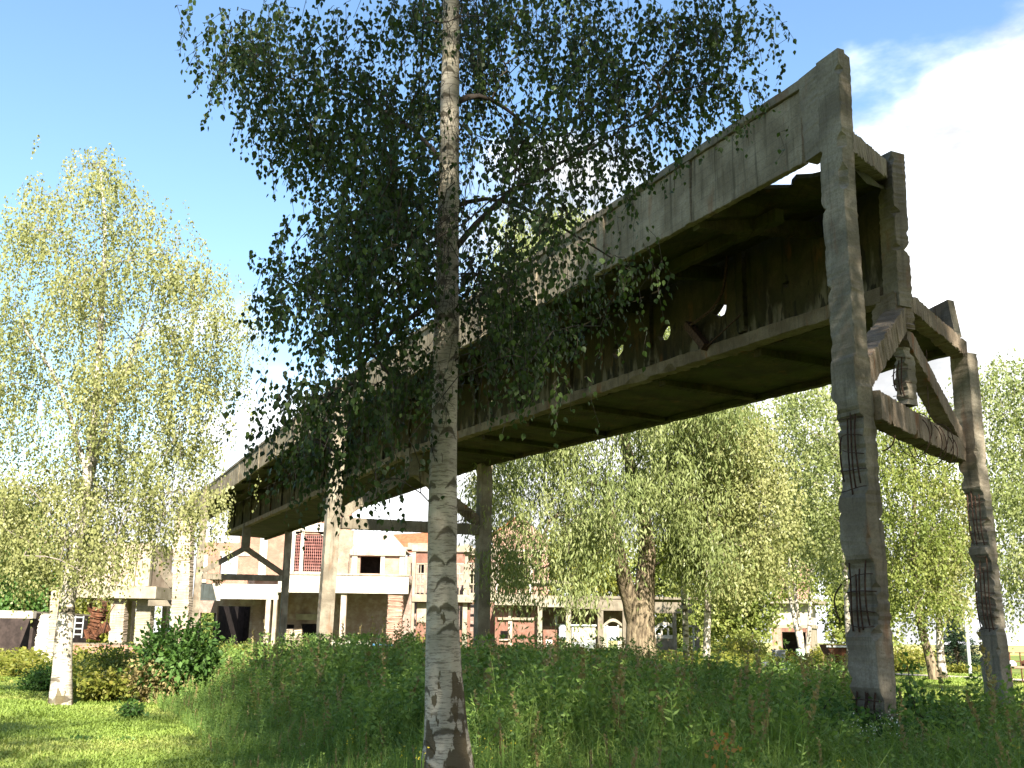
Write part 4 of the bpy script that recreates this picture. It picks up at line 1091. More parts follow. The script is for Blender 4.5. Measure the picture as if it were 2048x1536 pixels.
def tree(name, label, poly, Y, thick, trunks, ntips, nstr, slen, per, lsize, shape, lmat, bmat, seed, droop=.9, lateral=.5, sigma=.5,
         tmat=None, group=None, twigs=False, up=.35, category='tree', extra=None, holes=0, flare=1.25, sides=4, single=0, rt=.006, trunk_sides=14):
    r = np.random.default_rng(seed)
    base = None
    tr3 = []
    for pts in trunks:       # (x, y, width_px) from the ground up; optional 4th: distance offset
        P3, rd = [], []
        for q in pts:
            yy = Y+(q[3] if len(q) > 3 else 0)
            p = at(q[0], q[1], yy); P3.append(p); rd.append(q[2]*yy/2150/2)
        if not tr3: P3[0][2] = -.1
        n = max(8, int(np.linalg.norm(P3[-1]-P3[0])/.45))
        c = polyline(np.c_[P3, rd], n)
        tr3.append((c[:, :3], c[:, 3]))
    b = tr3[0][0][0]
    t = thing(name, label, category, (b[0], b[1], 0), group)
    pp = sample_poly(poly, ntips, r)
    if thick > 0:
        c0 = np.array(poly, float); xc = c0[:, 0].mean(); hw = (c0[:, 0].max()-c0[:, 0].min())/2
        fx = np.clip(1-((pp[:, 0]-xc)/(hw*1.05))**2, .1, 1)**.5
        dz = (r.random(ntips)*2-1)*thick*fx
    tips = np.array([at(x, y, Y+d) for (x, y), d in zip(pp, dz)])
    if extra is not None: tips = np.concatenate([tips, extra])
    tips[:, 2] = np.maximum(tips[:, 2], .6)
    nodes = np.concatenate([c for c, _ in tr3])
    Pn, par, rad, (A, B, ra, rb) = skeleton(list(nodes), tips, r, up=up, rtip=rt)
    maxr = np.concatenate([q for _, q in tr3]).max()*.55
    ra, rb = np.minimum(ra, maxr), np.minimum(rb, maxr)
    for k, (c, q) in enumerate(tr3):
        q = q.copy()
        if k == 0:
            hgt = c[:, 2]; q = q*(1+(flare-1)*np.exp(-np.maximum(hgt, 0)/.35))
        V, F = tube(c, q, trunk_sides)
        dn = r.normal(0, 1, len(V))[:, None]; cen = np.repeat(c, trunk_sides, 0)
        V = cen+(V-cen)*(1+.035*dn)
        obj('trunk' if k == 0 or not single else 'limb', (V, F), bmat if (single and k) else (tmat or bmat), t, smooth=True)
    obj('branches', frusta(A, B, ra, rb, sides), bmat, t, smooth=True, kind='stuff')
    # twig origins: tips and the outer nodes
    wt = np.exp(r.normal(0, .55, len(tips))); ti = r.choice(len(tips), ntips*nstr, p=wt/wt.sum()); tone = r.random(len(tips))
    o = tips[ti]; ltone = np.repeat(tone[ti], per)
    o = o+r.normal(0, sigma, o.shape)*np.array([1, 1, .6])
    Ls = slen*(.5+r.random(len(o)))
    lp, la, paths = strands(o, Ls, r, droop, per, lateral, lsize*.5)
    keep = lp[:, 2] > .15
    lp, la, ltone = lp[keep], la[keep], ltone[keep]
    if single:      # the bole stays mostly bare on its open side
        k = ~((np.abs(lp[:, 0]-b[0]-.02) < .22) & (lp[:, 1] < Y) & (lp[:, 2] < 8) & (r.random(len(lp)) < .8)); lp, la, ltone = lp[k], la[k], ltone[k]
    sz = lsize*(.65+.6*r.random(len(lp)))
    if single:
        dd = lp-EYE; loc = dd@R3
        px = 1024+FPX*loc[:, 0]/-loc[:, 2]; py = 768-FPX*loc[:, 1]/-loc[:, 2]
        vis = (px > 0) & (px < 2048) & (py > 0) & (py < 1536)
        score = np.where(vis, sz/np.linalg.norm(dd, axis=1), 0)
        order = np.argsort(-score)[:single]
        V, F, rn = leaves(np.zeros((1, 3)), np.array([[0, 0, -1.0]]), np.array([1.0]), shape, r)
        metas = [mesh('leaf', V, F, lmat, np.full(len(F), q)) for q in (.1, .35, .6, .85)]
        org = Vector(t.location)
        for i in order:
            lo = bpy.data.objects.new('leaf', metas[i % 4]); COL.objects.link(lo); lo.parent = t
            lo.location = Vector(lp[i])-org
            lo.rotation_euler = Vector((0, 0, -1)).rotation_difference(Vector(la[i])).to_euler()
            lo.rotation_euler.rotate_axis('Z', r.random()*6.28)
            lo.scale = (sz[i],)*3
        m = np.ones(len(lp), bool); m[order] = False; lp, la, sz, ltone = lp[m], la[m], sz[m], ltone[m]
    V, F, rn = leaves(lp, la, sz, shape, r)
    rn = np.clip(.45*rn+.55*np.repeat(ltone, len(SHAPES[shape])), 0, 1)
    obj('crown', (V, F), lmat, t, rnd=rn, kind='stuff')
    if twigs:
        q = paths[:, ::max(1, per//3)]; q = np.concatenate([o[:, None], q], 1)
        k = q.shape[1]
        A = q[:, :-1].reshape(-1, 3); B = q[:, 1:].reshape(-1, 3)
        obj('twigs', frusta(A, B, np.full(len(A), .0028), np.full(len(A), .002), 3), bmat, t, kind='stuff')
    return t

# ---- the near birch in front of the bridge
Y0 = 9.5
r_ = np.random.default_rng(5)
front_poly = [(440, 60), (450, 200), (560, 230), (640, 360), (610, 440), (560, 500), (540, 580), (600, 620), (700, 640), (840, 600), (930, 560), (1010, 560), (1090, 520), (1160, 450),
              (1230, 380), (1310, 330), (1380, 260), (1430, 190), (1490, 120), (1500, 40), (960, -60)]
low_left = [(530, 600), (600, 560), (840, 620), (850, 900), (760, 960), (640, 960), (550, 880), (610, 780), (640, 700)]
low_right = [(930, 560), (1240, 500), (1300, 520), (1250, 620), (1180, 700), (1100, 680), (1050, 760), (940, 740)]
ex = []
while len(ex) < 90:
    z = 7.6+r_.random()*8.5; rr = 3.3*(1-(z-6)/12)**.7*math.sqrt(r_.random()); a = r_.random()*6.28
    ex.append((at(893, 300, Y0)[0]+rr*math.cos(a)+.15, Y0+rr*math.sin(a), z))
ex = [np.array(e) for e in ex]
for pl, k in ((low_left, 40), (low_right, 20)):
    for x, y in sample_poly(pl, k, r_): ex.append(at(x, y, Y0+(r_.random()*2-1)*1.2))
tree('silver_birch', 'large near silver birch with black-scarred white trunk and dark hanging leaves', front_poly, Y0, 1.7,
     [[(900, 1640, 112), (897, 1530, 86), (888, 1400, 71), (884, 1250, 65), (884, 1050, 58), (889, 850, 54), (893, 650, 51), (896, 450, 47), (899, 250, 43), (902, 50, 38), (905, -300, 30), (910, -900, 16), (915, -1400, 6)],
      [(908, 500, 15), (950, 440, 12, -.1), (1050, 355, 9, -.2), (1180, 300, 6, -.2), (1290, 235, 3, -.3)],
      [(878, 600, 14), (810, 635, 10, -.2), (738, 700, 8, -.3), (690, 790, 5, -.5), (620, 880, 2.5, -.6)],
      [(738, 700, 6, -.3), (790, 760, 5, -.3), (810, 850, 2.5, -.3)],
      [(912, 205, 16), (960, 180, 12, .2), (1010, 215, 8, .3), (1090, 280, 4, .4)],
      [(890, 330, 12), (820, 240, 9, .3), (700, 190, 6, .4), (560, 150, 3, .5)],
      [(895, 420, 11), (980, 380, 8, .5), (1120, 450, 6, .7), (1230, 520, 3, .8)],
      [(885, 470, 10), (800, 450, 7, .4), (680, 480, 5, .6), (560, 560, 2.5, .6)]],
     225, 23, .34, 11, .056, 'birch', MAT['leaf_birch'], MAT['twig'], 11, droop=1.1, lateral=.45, sigma=.23, tmat=MAT['bark_birch'], twigs=True, extra=np.array(ex), single=300, flare=1.5, rt=.0045, trunk_sides=28, sides=6)

# ---- sunlit birch on the lawn (left)
left_poly = [(190, 300), (250, 350), (300, 400), (340, 430), (420, 480), (430, 560), (470, 620), (480, 680), (440, 780), (450, 860), (400, 930), (440, 1000), (385, 1090), (330, 1110), (250, 1120), (180, 1160), (100, 1130), (40, 1110),
             (-60, 1080), (-60, 700), (-20, 620), (20, 500), (40, 390), (110, 330)]
tree('silver_birch', 'sunlit birch with pale yellowish leaves standing on the lawn at the left', left_poly, 24.6, 3.0,
     [[(122, 1402, 40), (124, 1330, 36), (130, 1240, 33), (146, 1120, 27), (168, 1000, 22), (188, 860, 18), (196, 740, 14), (205, 600, 11), (212, 450, 7), (200, 330, 3)],
      [(160, 1040, 14), (200, 880, 10, .5), (245, 760, 9, .8), (285, 650, 6, 1)], [(176, 960, 9), (120, 760, 7, -.5), (50, 660, 5, -1)]],
     230, 20, .85, 18, .075, 'kite', MAT['leaf_sun'], MAT['twig_pale'], 12, droop=1.0, lateral=.4, sigma=.38, tmat=MAT['bark_birch_far'], flare=1.25, rt=.007)

# ---- willow behind the bridge
wil = [(975, 930), (960, 1000), (990, 1100), (1010, 1170), (1060, 1200), (1120, 1180), (1160, 1205), (1200, 1150), (1215, 1040), (1250, 1000), (1320, 990), (1345, 1060), (1360, 1170), (1430, 1170), (1480, 1150), (1540, 1080), (1560, 960), (1530, 860),
       (1500, 760), (1400, 640), (1260, 520), (1180, 430), (1080, 400), (980, 440), (960, 560), (1000, 700)]
tree('willow', 'big old willow with thick furrowed forked trunk and silvery leaves behind the bridge', wil, 48, 6.5,
     [[(1285, 1330, 70), (1280, 1250, 58), (1288, 1180, 42), (1296, 1100, 34), (1290, 1040, 28), (1272, 980, 26), (1240, 840, 20), (1180, 640, 12), (1130, 470, 6)],
      [(1270, 1245, 36), (1250, 1165, 32, -.8), (1228, 1080, 27, -1.6), (1210, 960, 18, -2)],
      [(1230, 1080, 10), (1110, 1010, 8, -1), (1085, 1060, 6, -1.5), (1078, 1140, 4, -1.5)],
      [(1276, 1000, 16), (1380, 880, 12, 1), (1450, 780, 8, 1.5)]],
     300, 27, 1.7, 16, .25, 'lance', MAT['leaf_willow'], MAT['twig'], 13, droop=.95, lateral=.4, sigma=.62, tmat=MAT['bark_willow'], flare=1.3, rt=.012)
# ---- birches right of the willow
G_B = 'background birches'
tree('silver_birch', 'slim birch with bright white trunk just right of the willow', [(1330, 760), (1420, 740), (1480, 860), (1470, 1000), (1440, 1120), (1360, 1150), (1310, 1040), (1300, 900)], 50, 3,
     [[(1372, 1330, 13), (1372, 1260, 12), (1366, 1160, 11), (1362, 1050, 9), (1370, 900, 6), (1375, 780, 3)]], 91, 16, 1.1, 12, 0.146, 'kite', MAT['leaf_mid'], MAT['twig_pale'], 14, tmat=MAT['bark_birch_far'], sigma=.6, group=G_B, rt=.009)
tree('silver_birch', 'birch with the whitest trunk, second right of the willow', [(1400, 880), (1480, 800), (1560, 860), (1575, 1000), (1545, 1120), (1480, 1170), (1400, 1140), (1380, 1010)], 47, 3,
     [[(1412, 1345, 16), (1414, 1260, 14), (1418, 1150, 12), (1420, 1000, 9), (1440, 850, 5)]], 104, 16, 1.1, 12, 0.146, 'kite', MAT['leaf_sun'], MAT['twig_pale'], 15, tmat=MAT['bark_birch_far'], sigma=.6, group=G_B, rt=.009)
tree('silver_birch', 'tall birch behind the near bridge leg', [(1560, 790), (1640, 760), (1720, 800), (1740, 900), (1720, 1060), (1690, 1150), (1620, 1100), (1560, 1010), (1530, 900)], 62, 4,
     [[(1700, 1330, 12), (1690, 1150, 10), (1680, 1000, 8), (1670, 820, 4)]], 117, 16, 1.4, 12, 0.185, 'kite', MAT['leaf_willow'], MAT['twig_pale'], 16, tmat=MAT['bark_birch_far'], sigma=.8, group=G_B, rt=.01)
t3 = tree('three_stemmed_birch', 'birch with three thin stems from one foot, pale green paint on two of them', [(1550, 950), (1640, 930), (1690, 1000), (1700, 1100), (1670, 1170), (1600, 1180), (1555, 1165), (1535, 1080)], 76, 3,
     [[(1612, 1338, 14), (1600, 1290, 9), (1580, 1200, 7), (1578, 1080, 5), (1580, 980, 3)], [(1612, 1330, 8), (1604, 1280, 8, .3), (1590, 1190, 7, .3), (1596, 1060, 5, .5)], [(1612, 1330, 10), (1618, 1270, 9, -.3), (1622, 1190, 8, -.4), (1628, 1060, 5, -.5)]],
     78, 14, 1.4, 12, 0.194, 'kite', MAT['leaf_mid'], MAT['twig_pale'], 17, tmat=MAT['bark_birch_far'], sigma=.8, rt=.012)
for x, dy in ((1598, -.5), (1607, -.5)):
    V, F = tube([at(x+3, 1322, 75.6+dy), at(x-2, 1298, 75.6+dy)], .16, 8); obj('paint_band', (V, F), MAT['green'], t3, label='pale green painted band')
tree('silver_birch', 'birch with leaning grey trunk on the sunny lawn between the two bridge legs', [(1750, 830), (1830, 800), (1900, 860), (1925, 960), (1925, 1100), (1900, 1190), (1840, 1240), (1770, 1200), (1745, 1080), (1740, 930)], 50, 3.6,
     [[(1872, 1362, 22), (1855, 1300, 17), (1838, 1240, 14), (1830, 1150, 11), (1828, 1000, 8), (1830, 850, 4)]], 130, 18, 1.1, 13, 0.136, 'kite', MAT['leaf_mid'], MAT['twig_pale'], 18, tmat=MAT['bark_willow'], sigma=.65, group=G_B, rt=.009)
tree('silver_birch', 'birch with straight mottled trunk close beside the leaning one', [(1860, 980), (1920, 940), (1965, 1040), (1950, 1140), (1915, 1210), (1860, 1190), (1840, 1090)], 51, 2.4,
     [[(1886, 1360, 18), (1880, 1300, 14), (1876, 1200, 12), (1880, 1050, 7)]], 65, 16, 1.0, 12, 0.136, 'kite', MAT['leaf_sun'], MAT['twig_pale'], 19, tmat=MAT['bark_birch_far'], sigma=.5, group=G_B, rt=.009)
tree('silver_birch', 'birch with drooping grey-green twigs at the right edge', [(1960, 720), (2010, 690), (2080, 700), (2160, 760), (2180, 1000), (2120, 1180), (2050, 1230), (2010, 1170), (1990, 1270), (1970, 1180), (1985, 1060), (1960, 960), (1968, 840)], 34, 3,
     [[(2095, 1420, 24), (2090, 1250, 20), (2080, 1000, 14), (2070, 780, 6)]], 130, 18, 1.0, 14, 0.102, 'kite', MAT['leaf_willow'], MAT['twig_pale'], 20, tmat=MAT['bark_birch_far'], sigma=.45, group=G_B, rt=.008)
# ---- greenery farther back
G_T = 'leafy trees behind the buildings'
for i, (lab, poly, Y, m, x, sd_, n) in enumerate([
    ('rounded pale green tree behind the arcade roof', [(1060, 1130), (1120, 1060), (1200, 1050), (1250, 1120), (1250, 1200), (1060, 1200)], 136, 'leaf_yellow', 1150, 31, 50),
    ('green tree closing the gap right of the willow trunk', [(1290, 1090), (1370, 1060), (1430, 1120), (1430, 1270), (1300, 1280), (1280, 1180)], 124, 'leaf_mid', 1360, 32, 60),
    ('tall dark-hearted tree left of the tower', [(1420, 1040), (1490, 1010), (1535, 1060), (1535, 1200), (1520, 1290), (1440, 1290), (1410, 1180)], 98, 'leaf_mid', 1490, 33, 80),
    ('green tree right of the tower', [(1675, 1120), (1720, 1090), (1780, 1140), (1790, 1240), (1760, 1290), (1685, 1280)], 116, 'leaf_mid', 1715, 34, 60),
    ('dull green tree at the left edge behind the shed', [(-60, 1010), (0, 985), (50, 1010), (72, 1100), (80, 1190), (60, 1225), (-60, 1225)], 66, 'leaf_bush', 10, 35, 70),
    ('yellow-green tree seen over the shed roof', [(20, 1150), (70, 1120), (130, 1150), (150, 1220), (120, 1240), (20, 1230)], 72, 'leaf_yellow', 80, 36, 40),
    ('small tree seen through the drive-through opening', [(380, 1226), (430, 1222), (450, 1240), (450, 1290), (370, 1290)], 150, 'leaf_mid', 415, 37, 30),
    ('tree seen between the bunker piers', [(110, 1190), (170, 1200), (240, 1215), (260, 1260), (240, 1290), (110, 1290)], 88, 'leaf_yellow', 190, 38, 40),
    ('distant tree left of the middle pillar', [(1000, 1190), (1060, 1200), (1060, 1210), (1000, 1210)], 150, 'leaf_mid', 1030, 39, 10)]):
    tree('broadleaf_tree', lab, poly, Y, Y*.035, [[(x, 1312 if Y > 90 else 1330, 10*60/Y+4), (x+4, 1200, 6), (x+2, poly[1][1]+30 if i != 6 else 1250, 3)]], n, 30, Y*.012, 9, Y*.0036, 'kite', MAT[m], MAT['twig'], sd_, droop=.3, lateral=.8, sigma=Y*.011, tmat=MAT['bark_willow'], group=G_T, rt=.015, trunk_sides=8)
# dark conifer by the pole
c_ = at(1915, 1330, 66); r_ = np.random.default_rng(40)
cf = thing('conifer', 'low dark conifer with spreading boughs behind the right bridge leg', 'tree', (c_[0], 66, 0))
zt = at(1915, 1232, 66)[2]
obj('trunk', tube([[c_[0], 66, -.1], [c_[0], 66, zt*.5], [c_[0], 66, zt]], [.16, .1, .02], 8), MAT['bark_willow'], cf)
A, B = [], []
for k in range(150):
    z = .3+(zt-.4)*r_.random(); a = r_.random()*6.28; ln = (1-z/zt)*1.9+.2
    A.append([c_[0], 66, z]); B.append([c_[0]+math.cos(a)*ln, 66+math.sin(a)*ln, z-.18*ln+.15*r_.normal()])
A, B = np.array(A), np.array(B)
obj('branches', frusta(A, B, np.full(len(A), .03), np.full(len(A), .008), 3), MAT['twig'], cf, kind='stuff')
t_ = r_.random((150, 60, 1))**.7; lp = (A[:, None]+(B-A)[:, None]*t_).reshape(-1, 3)+r_.normal(0, .05, (9000, 3))
V, F, rn = leaves(lp, np.repeat(B-A, 60, 0)*.6+r_.normal(0, .5, (9000, 3)), .16+.1*r_.random(9000), 'lance', r_)
obj('crown', (V, F), MAT['leaf_dark'], cf, rnd=rn, kind='stuff')

# ---- bushes
def bush(name, label, x, y, Y, w, h, n, ls, m, seed, shape='broad', category='bush', z0=0.0, stems=14, dens=1.0, dep=None, flat=.35):
    """leafy bush standing at photo position (x, y at its foot), w and h in metres"""
    r = np.random.default_rng(seed)
    b = at(x, y, Y); bx, by = b[0], Y
    t = thing(name, label, category, (bx, by, z0))
    dp = dep or w*.8
    tips = []
    ns = stems
    for i in range(ns):
        a = r.random()*6.28; q = math.sqrt(r.random())
        tips.append([bx+math.cos(a)*q*w/2, by+math.sin(a)*q*dp/2, z0+h*(.45+.55*r.random())*(1-.35*q)])
    tips = np.array(tips); base = np.array([bx, by, z0])+r.normal(0, .08, (ns, 3))*np.array([w*.6, w*.6, 0])
    mid = (tips+base)/2+r.normal(0, .04, tips.shape)*w+UP*h*.08
    V1 = frusta(np.concatenate([base, mid]), np.concatenate([mid, tips]), np.full(2*ns, .012*max(1, w/2)), np.full(2*ns, .006), 4)
    obj('stems', V1, MAT['twig'], t)
    f = r.random(n)**.6; k = r.integers(0, ns, n)
    c = np.where(f[:, None] < .5, base[k]+(mid[k]-base[k])*(f[:, None]*2), mid[k]+(tips[k]-mid[k])*(f[:, None]*2-1))
    off = r.normal(0, 1, (n, 3))*np.array([w*.11, dp*.11, h*.08])
    lp = c+off; lp[:, 2] = np.maximum(lp[:, 2], z0+.03)
    ax = off/np.linalg.norm(off, axis=1)[:, None]+r.normal(0, .5, (n, 3))-UP*.25
    V, F, rn = leaves(lp, ax, ls*(.6+.7*r.random(n)), shape, r, flat=flat)
    obj('foliage', (V, F), MAT[m], t, rnd=rn, kind='stuff')
    return t
bush('elder_bush', 'tall dark green elder bush beside the weeds, at the left of the bridge feet', 352, 1395, 26.5, 1.75, 2.3, 5200, .15, 'leaf_bush', 51, stems=26)
bush('brown_bush', 'brownish leafy bush at the left foot of the elder', 300, 1390, 26.2, 1.3, 1.25, 2200, .1, 'leaf_weed2', 52)
bush('yellow_bush', 'low bush with round yellow-green leaves right of the sunlit birch trunk', 195, 1390, 26.0, 1.7, .9, 1700, .12, 'leaf_yellow', 53, 'kite', stems=18)
bush('shrub', 'green shrub behind the round yellow-leaved bush', 215, 1370, 31, 2.6, 1.55, 3600, .1, 'leaf_mid', 54, stems=24)
bush('dark_shrub', 'dull dark shrub left of the sunlit birch trunk', 75, 1390, 29, 1.5, .95, 2600, .08, 'leaf_bush', 55, stems=20)
bush('low_bush', 'yellow-green low growth at the left edge by the shed', 55, 1355, 38, 3.0, .75, 2600, .1, 'leaf_yellow', 56, stems=20)
bush('bright_bush', 'bright yellow-green bush left of the near birch trunk before the factory', 822, 1320, 60, 2.3, 2.1, 3400, .17, 'leaf_yellow', 57, stems=22)
bush('bright_bush', 'bright bush between the near birch trunk and the rear bridge leg', 915, 1320, 58, 1.3, 1.7, 1800, .16, 'leaf_yellow', 58)
bush('grey_bush', 'feathery grey-green bush under the dark drive-through opening', 470, 1310, 62, 1.9, 1.7, 2400, .13, 'leaf_mid', 59, 'lance')
bush('grey_bush', 'small feathery bush left of the middle bridge leg', 512, 1310, 60, 1.1, 1.35, 1400, .13, 'leaf_mid', 60, 'lance')
bush('pale_bush', 'pale green bush under the arcade posts', 1150, 1325, 66, 2.4, 1.5, 2600, .15, 'leaf_yellow', 61)
bush('pale_bush', 'sunlit bush before the white arch', 1210, 1330, 62, 1.8, 1.5, 2200, .15, 'leaf_mid', 62)
bush('tower_bush', 'yellow-green bush at the right foot of the tower', 1655, 1330, 84, 2.8, 1.5, 3200, .2, 'leaf_yellow', 63, stems=24)
bush('tower_bush', 'light bush left of the tower doorway', 1475, 1330, 86, 4.4, 2.4, 4200, .2, 'leaf_yellow', 64, stems=24)
bush('yellow_shrub', 'yellow flowering shrub bank behind the leaning birch', 1800, 1350, 62, 4.5, 1.7, 4200, .15, 'leaf_yellow', 65, stems=30)
bush('yellow_shrub', 'low yellow shrub right of the two lawn birches', 1915, 1350, 60, 2.6, .8, 2000, .12, 'leaf_yellow', 66, stems=20)
bush('bramble', 'large bramble mound with white blossom at the foot of the near bridge leg', 1660, 1480, 14.6, 2.3, 1.05, 5200, .085, 'leaf_bush', 67, stems=34)
bush('bramble', 'bramble mound between the two bridge legs', 1860, 1490, 14.8, 2.4, .95, 5200, .085, 'leaf_bush', 68, stems=34)
bush('bramble', 'bramble in the bottom right corner', 2010, 1530, 12.6, 2.0, .6, 4200, .08, 'leaf_bush', 69, stems=30)
bush('sapling', 'upright leafy sapling rising from the brambles between the bridge legs', 1826, 1480, 15.8, .9, 1.5, 500, .10, 'leaf_bush', 70, stems=7, category='plant')
bush('lawn_weed', 'isolated dark weed clump on the lawn nearest the tall weeds', 262, 1440, 20.6, .5, .45, 420, .08, 'leaf_bush', 71, category='weed')
bush('lawn_weed', 'flat weed clump in the lawn shade at lower left', 150, 1500, 16.2, .6, .14, 420, .08, 'leaf_bush', 72, category='weed')
bush('lawn_weed', 'tiny weed tuft on the lawn right of the flat clump', 250, 1495, 16.4, .3, .12, 160, .07, 'leaf_bush', 73, category='weed')
zc = at(440, 1150, 87)[2]
bush('roof_shrub', 'small yellow-green shrub growing on the canopy behind the far frame', 436, 1150, 86.2, 1.2, 1.1, 420, .14, 'leaf_yellow', 74, z0=at(436, 1171, 86.2)[2], category='shrub')

# ---- weeds: one mass nobody could count
def height_env(X, Y):
    return np.interp(Y, [7, 9, 10.5, 12, 14, 17, 20, 26, 34], [.30, .36, .48, .66, .82, 1.0, 1.15, 1.12, 1.0])
def weed_proto(kind, r):
    lp, la, ls, st = [], [], [], []
    if kind == 0:      # nettle-like
        n = 13
        for k in range(n):
            z = .12+.86*k/n; s = .14*(1-.45*z)
            for q in range(2):
                a = k*1.57+q*math.pi+r.normal(0, .3); d = np.array([math.cos(a), math.sin(a), .15])
                lp.append(np.array([0, 0, z])+d*.02); la.append(d+UP*r.normal(-.15, .3)); ls.append(s*(.8+.4*r.random()))
        for k in range(6): lp.append(np.array([0, 0, .93])); la.append(r.normal(0, .5, 3)+UP*.6); ls.append(.06)
    elif kind == 1:    # willowherb: many narrow leaves
        for k in range(34):
            z = .1+.85*k/34; a = k*2.4; d = np.array([math.cos(a), math.sin(a), .55]); lp.append([0, 0, z]); la.append(d); ls.append(.17*(1-.4*z))
    elif kind == 2:    # seed spike
        for k in range(46):
            z = .45+.55*r.random(); a = r.random()*6.28; d = np.array([math.cos(a), math.sin(a), .9]); lp.append([0, 0, z]); la.append(d); ls.append(.07*(1.25-z)+.02)
        for k in range(8):
            z = .05+.35*r.random(); a = r.random()*6.28; lp.append([0, 0, z]); la.append([math.cos(a), math.sin(a), .2]); ls.append(.16)
    else:              # bushy broad
        for k in range(30):
            z = .1+.85*r.random(); a = r.random()*6.28; rr = .16*r.random(); d = np.array([math.cos(a), math.sin(a), .1])
            lp.append([d[0]*rr, d[1]*rr, z]); la.append(d+UP*r.normal(0, .4)); ls.append(.12*(.7+.6*r.random()))
    return np.array(lp, float), np.array(la, float), np.array(ls)
def scatter_weeds(name, label, xy, h, kind, m, seed, shape, cat_='weeds', wid=1.0):
    r = np.random.default_rng(seed); n = len(xy)
    VV, FF, RR, off = [], [], [], 0
    protos = [weed_proto(kind, r) for _ in range(5)]
    g = r.integers(0, 5, n); lean = r.normal(0, .13, (n, 2)); rot = r.random(n)*6.28
    SA, SB = [], []
    for i in range(5):
        idx = np.where(g == i)[0]
        lp, la, ls = protos[i]; k = len(lp)
        c, s = np.cos(rot[idx]), np.sin(rot[idx])
        H = h[idx][:, None]
        X = (lp[None, :, 0]*c[:, None]-lp[None, :, 1]*s[:, None])*wid*1.2; Yy = (lp[None, :, 0]*s[:, None]+lp[None, :, 1]*c[:, None])*wid*1.2
        Z = lp[None, :, 2]*H
        X = X+xy[idx, 0][:, None]+lean[idx, 0][:, None]*Z*lp[None, :, 2]; Yy = Yy+xy[idx, 1][:, None]+lean[idx, 1][:, None]*Z*lp[None, :, 2]
        ax = np.stack([la[None, :, 0]*c[:, None]-la[None, :, 1]*s[:, None], la[None, :, 0]*s[:, None]+la[None, :, 1]*c[:, None], np.repeat(la[None, :, 2], len(idx), 0)], -1)
        sz = (ls[None, :]*np.clip(H, .35, 1.2)).ravel()*wid*(.8+.4*r.random(len(idx)*k))
        V, F, rn = leaves(np.stack([X, Yy, Z], -1).reshape(-1, 3), ax.reshape(-1, 3)+r.normal(0, .2, (len(idx)*k, 3)), sz, shape, r, flat=.3)
        pr = np.repeat(r.random(len(idx)), k*len(SHAPES[shape]))
        RR.append(np.clip(rn*.5+pr*.5, 0, 1)); VV.append(V); FF.append(F+off); off += len(V)
    base = np.c_[xy, np.zeros(n)]; top = base+np.c_[lean*h[:, None]*.95, h*.97]; mid = base+np.c_[lean*h[:, None]*.3, h*.5]
    Vs, Fs = frusta(np.concatenate([base, mid]), np.concatenate([mid, top]), np.full(2*n, .0045), np.full(2*n, .003), 3)
    VV.append(Vs); FF.append(Fs+off); RR.append(np.full(len(Fs), .6))
    o = obj(name, (np.concatenate(VV), np.concatenate(FF)), MAT[m], rnd=np.concatenate(RR), kind='stuff'); tag(o, label, cat_)
    return o
r_ = np.random.default_rng(77)
def lump(X, Y):
    return (.5*np.sin(X*.9+Y*.35+2)+.35*np.sin(X*2.3-Y*.9)+.3*np.sin(Y*1.4+X*.7+1)+.25*np.sin(X*4.7+Y*2.1))
def left_edge(Y):   # world x of the weed field's left border
    return np.interp(Y, [6, 9, 11, 14, 18, 22, 26, 30, 38], [-1.6, -2.2, -2.7, -3.7, -5.2, -6.8, -8.6, -11.5, -15])
def right_edge(Y):
    return np.interp(Y, [6, 9, 12, 15, 18, 22, 28, 38], [5, 6.5, 7.6, 7.6, 6.6, 7.2, 9.0, 11])
def field(n, y0, y1, r, power=1.0):
    Y = y0+(y1-y0)*r.random(n)**power
    a, b = left_edge(Y), right_edge(Y); X = a+(b-a)*r.random(n)
    return np.stack([X, Y], 1)
def env(xy, r, amp=.22):
    X, Y = xy[:, 0], xy[:, 1]
    e = height_env(X, Y)*(1+amp*r.normal(size=len(X)))*(1+.30*lump(X, Y))
    edge = np.clip((X-left_edge(Y)+.35*np.sin(Y*2.3))/2.6, .16, 1)**.8; e *= edge
    right = np.clip((X-1.5)/5, 0, 1); e *= 1-.38*right*np.clip((Y-12)/6, 0, 1)
    e = np.where(r.random(len(X)) < .04, e*1.35, e)
    return np.clip(e, .12, 1.75)
for (nm, lab, n, y0, y1, kind, m, shape, wd) in (
    ('nettles', 'mass of dark green nettles in front of and under the bridge', 7000, 9.5, 34, 0, 'leaf_weed', 'broad', .85),
    ('willowherb', 'tall narrow-leaved willowherb mixed through the weeds', 5600, 9, 34, 1, 'leaf_weed', 'lance', .8),
    ('docks', 'brownish dock and sorrel seed spikes standing in the weeds', 900, 9.5, 30, 2, 'leaf_weed2', 'kite', 1.0),
    ('leafy_weeds', 'broad leafy weeds low in the foreground', 3400, 8.0, 26, 3, 'leaf_weed', 'broad', .55),
    ('goosegrass', 'pale yellowish-green weeds growing in patches between the nettles', 1500, 10, 30, 3, 'leaf_yellow', 'lance', .75)):
    xy = field(n, y0, y1, r_, .85); h = env(xy, r_)
    if kind == 2: h *= 1.12
    if kind == 3: h *= .7
    if nm == 'goosegrass':
        k = lump(xy[:, 0]*1.3+4, xy[:, 1]*1.2) > .25; xy, h = xy[k], h[k]*1.2
    scatter_weeds(nm, lab, xy, h, kind, m, int(r_.integers(1e6)), shape, wid=wd)
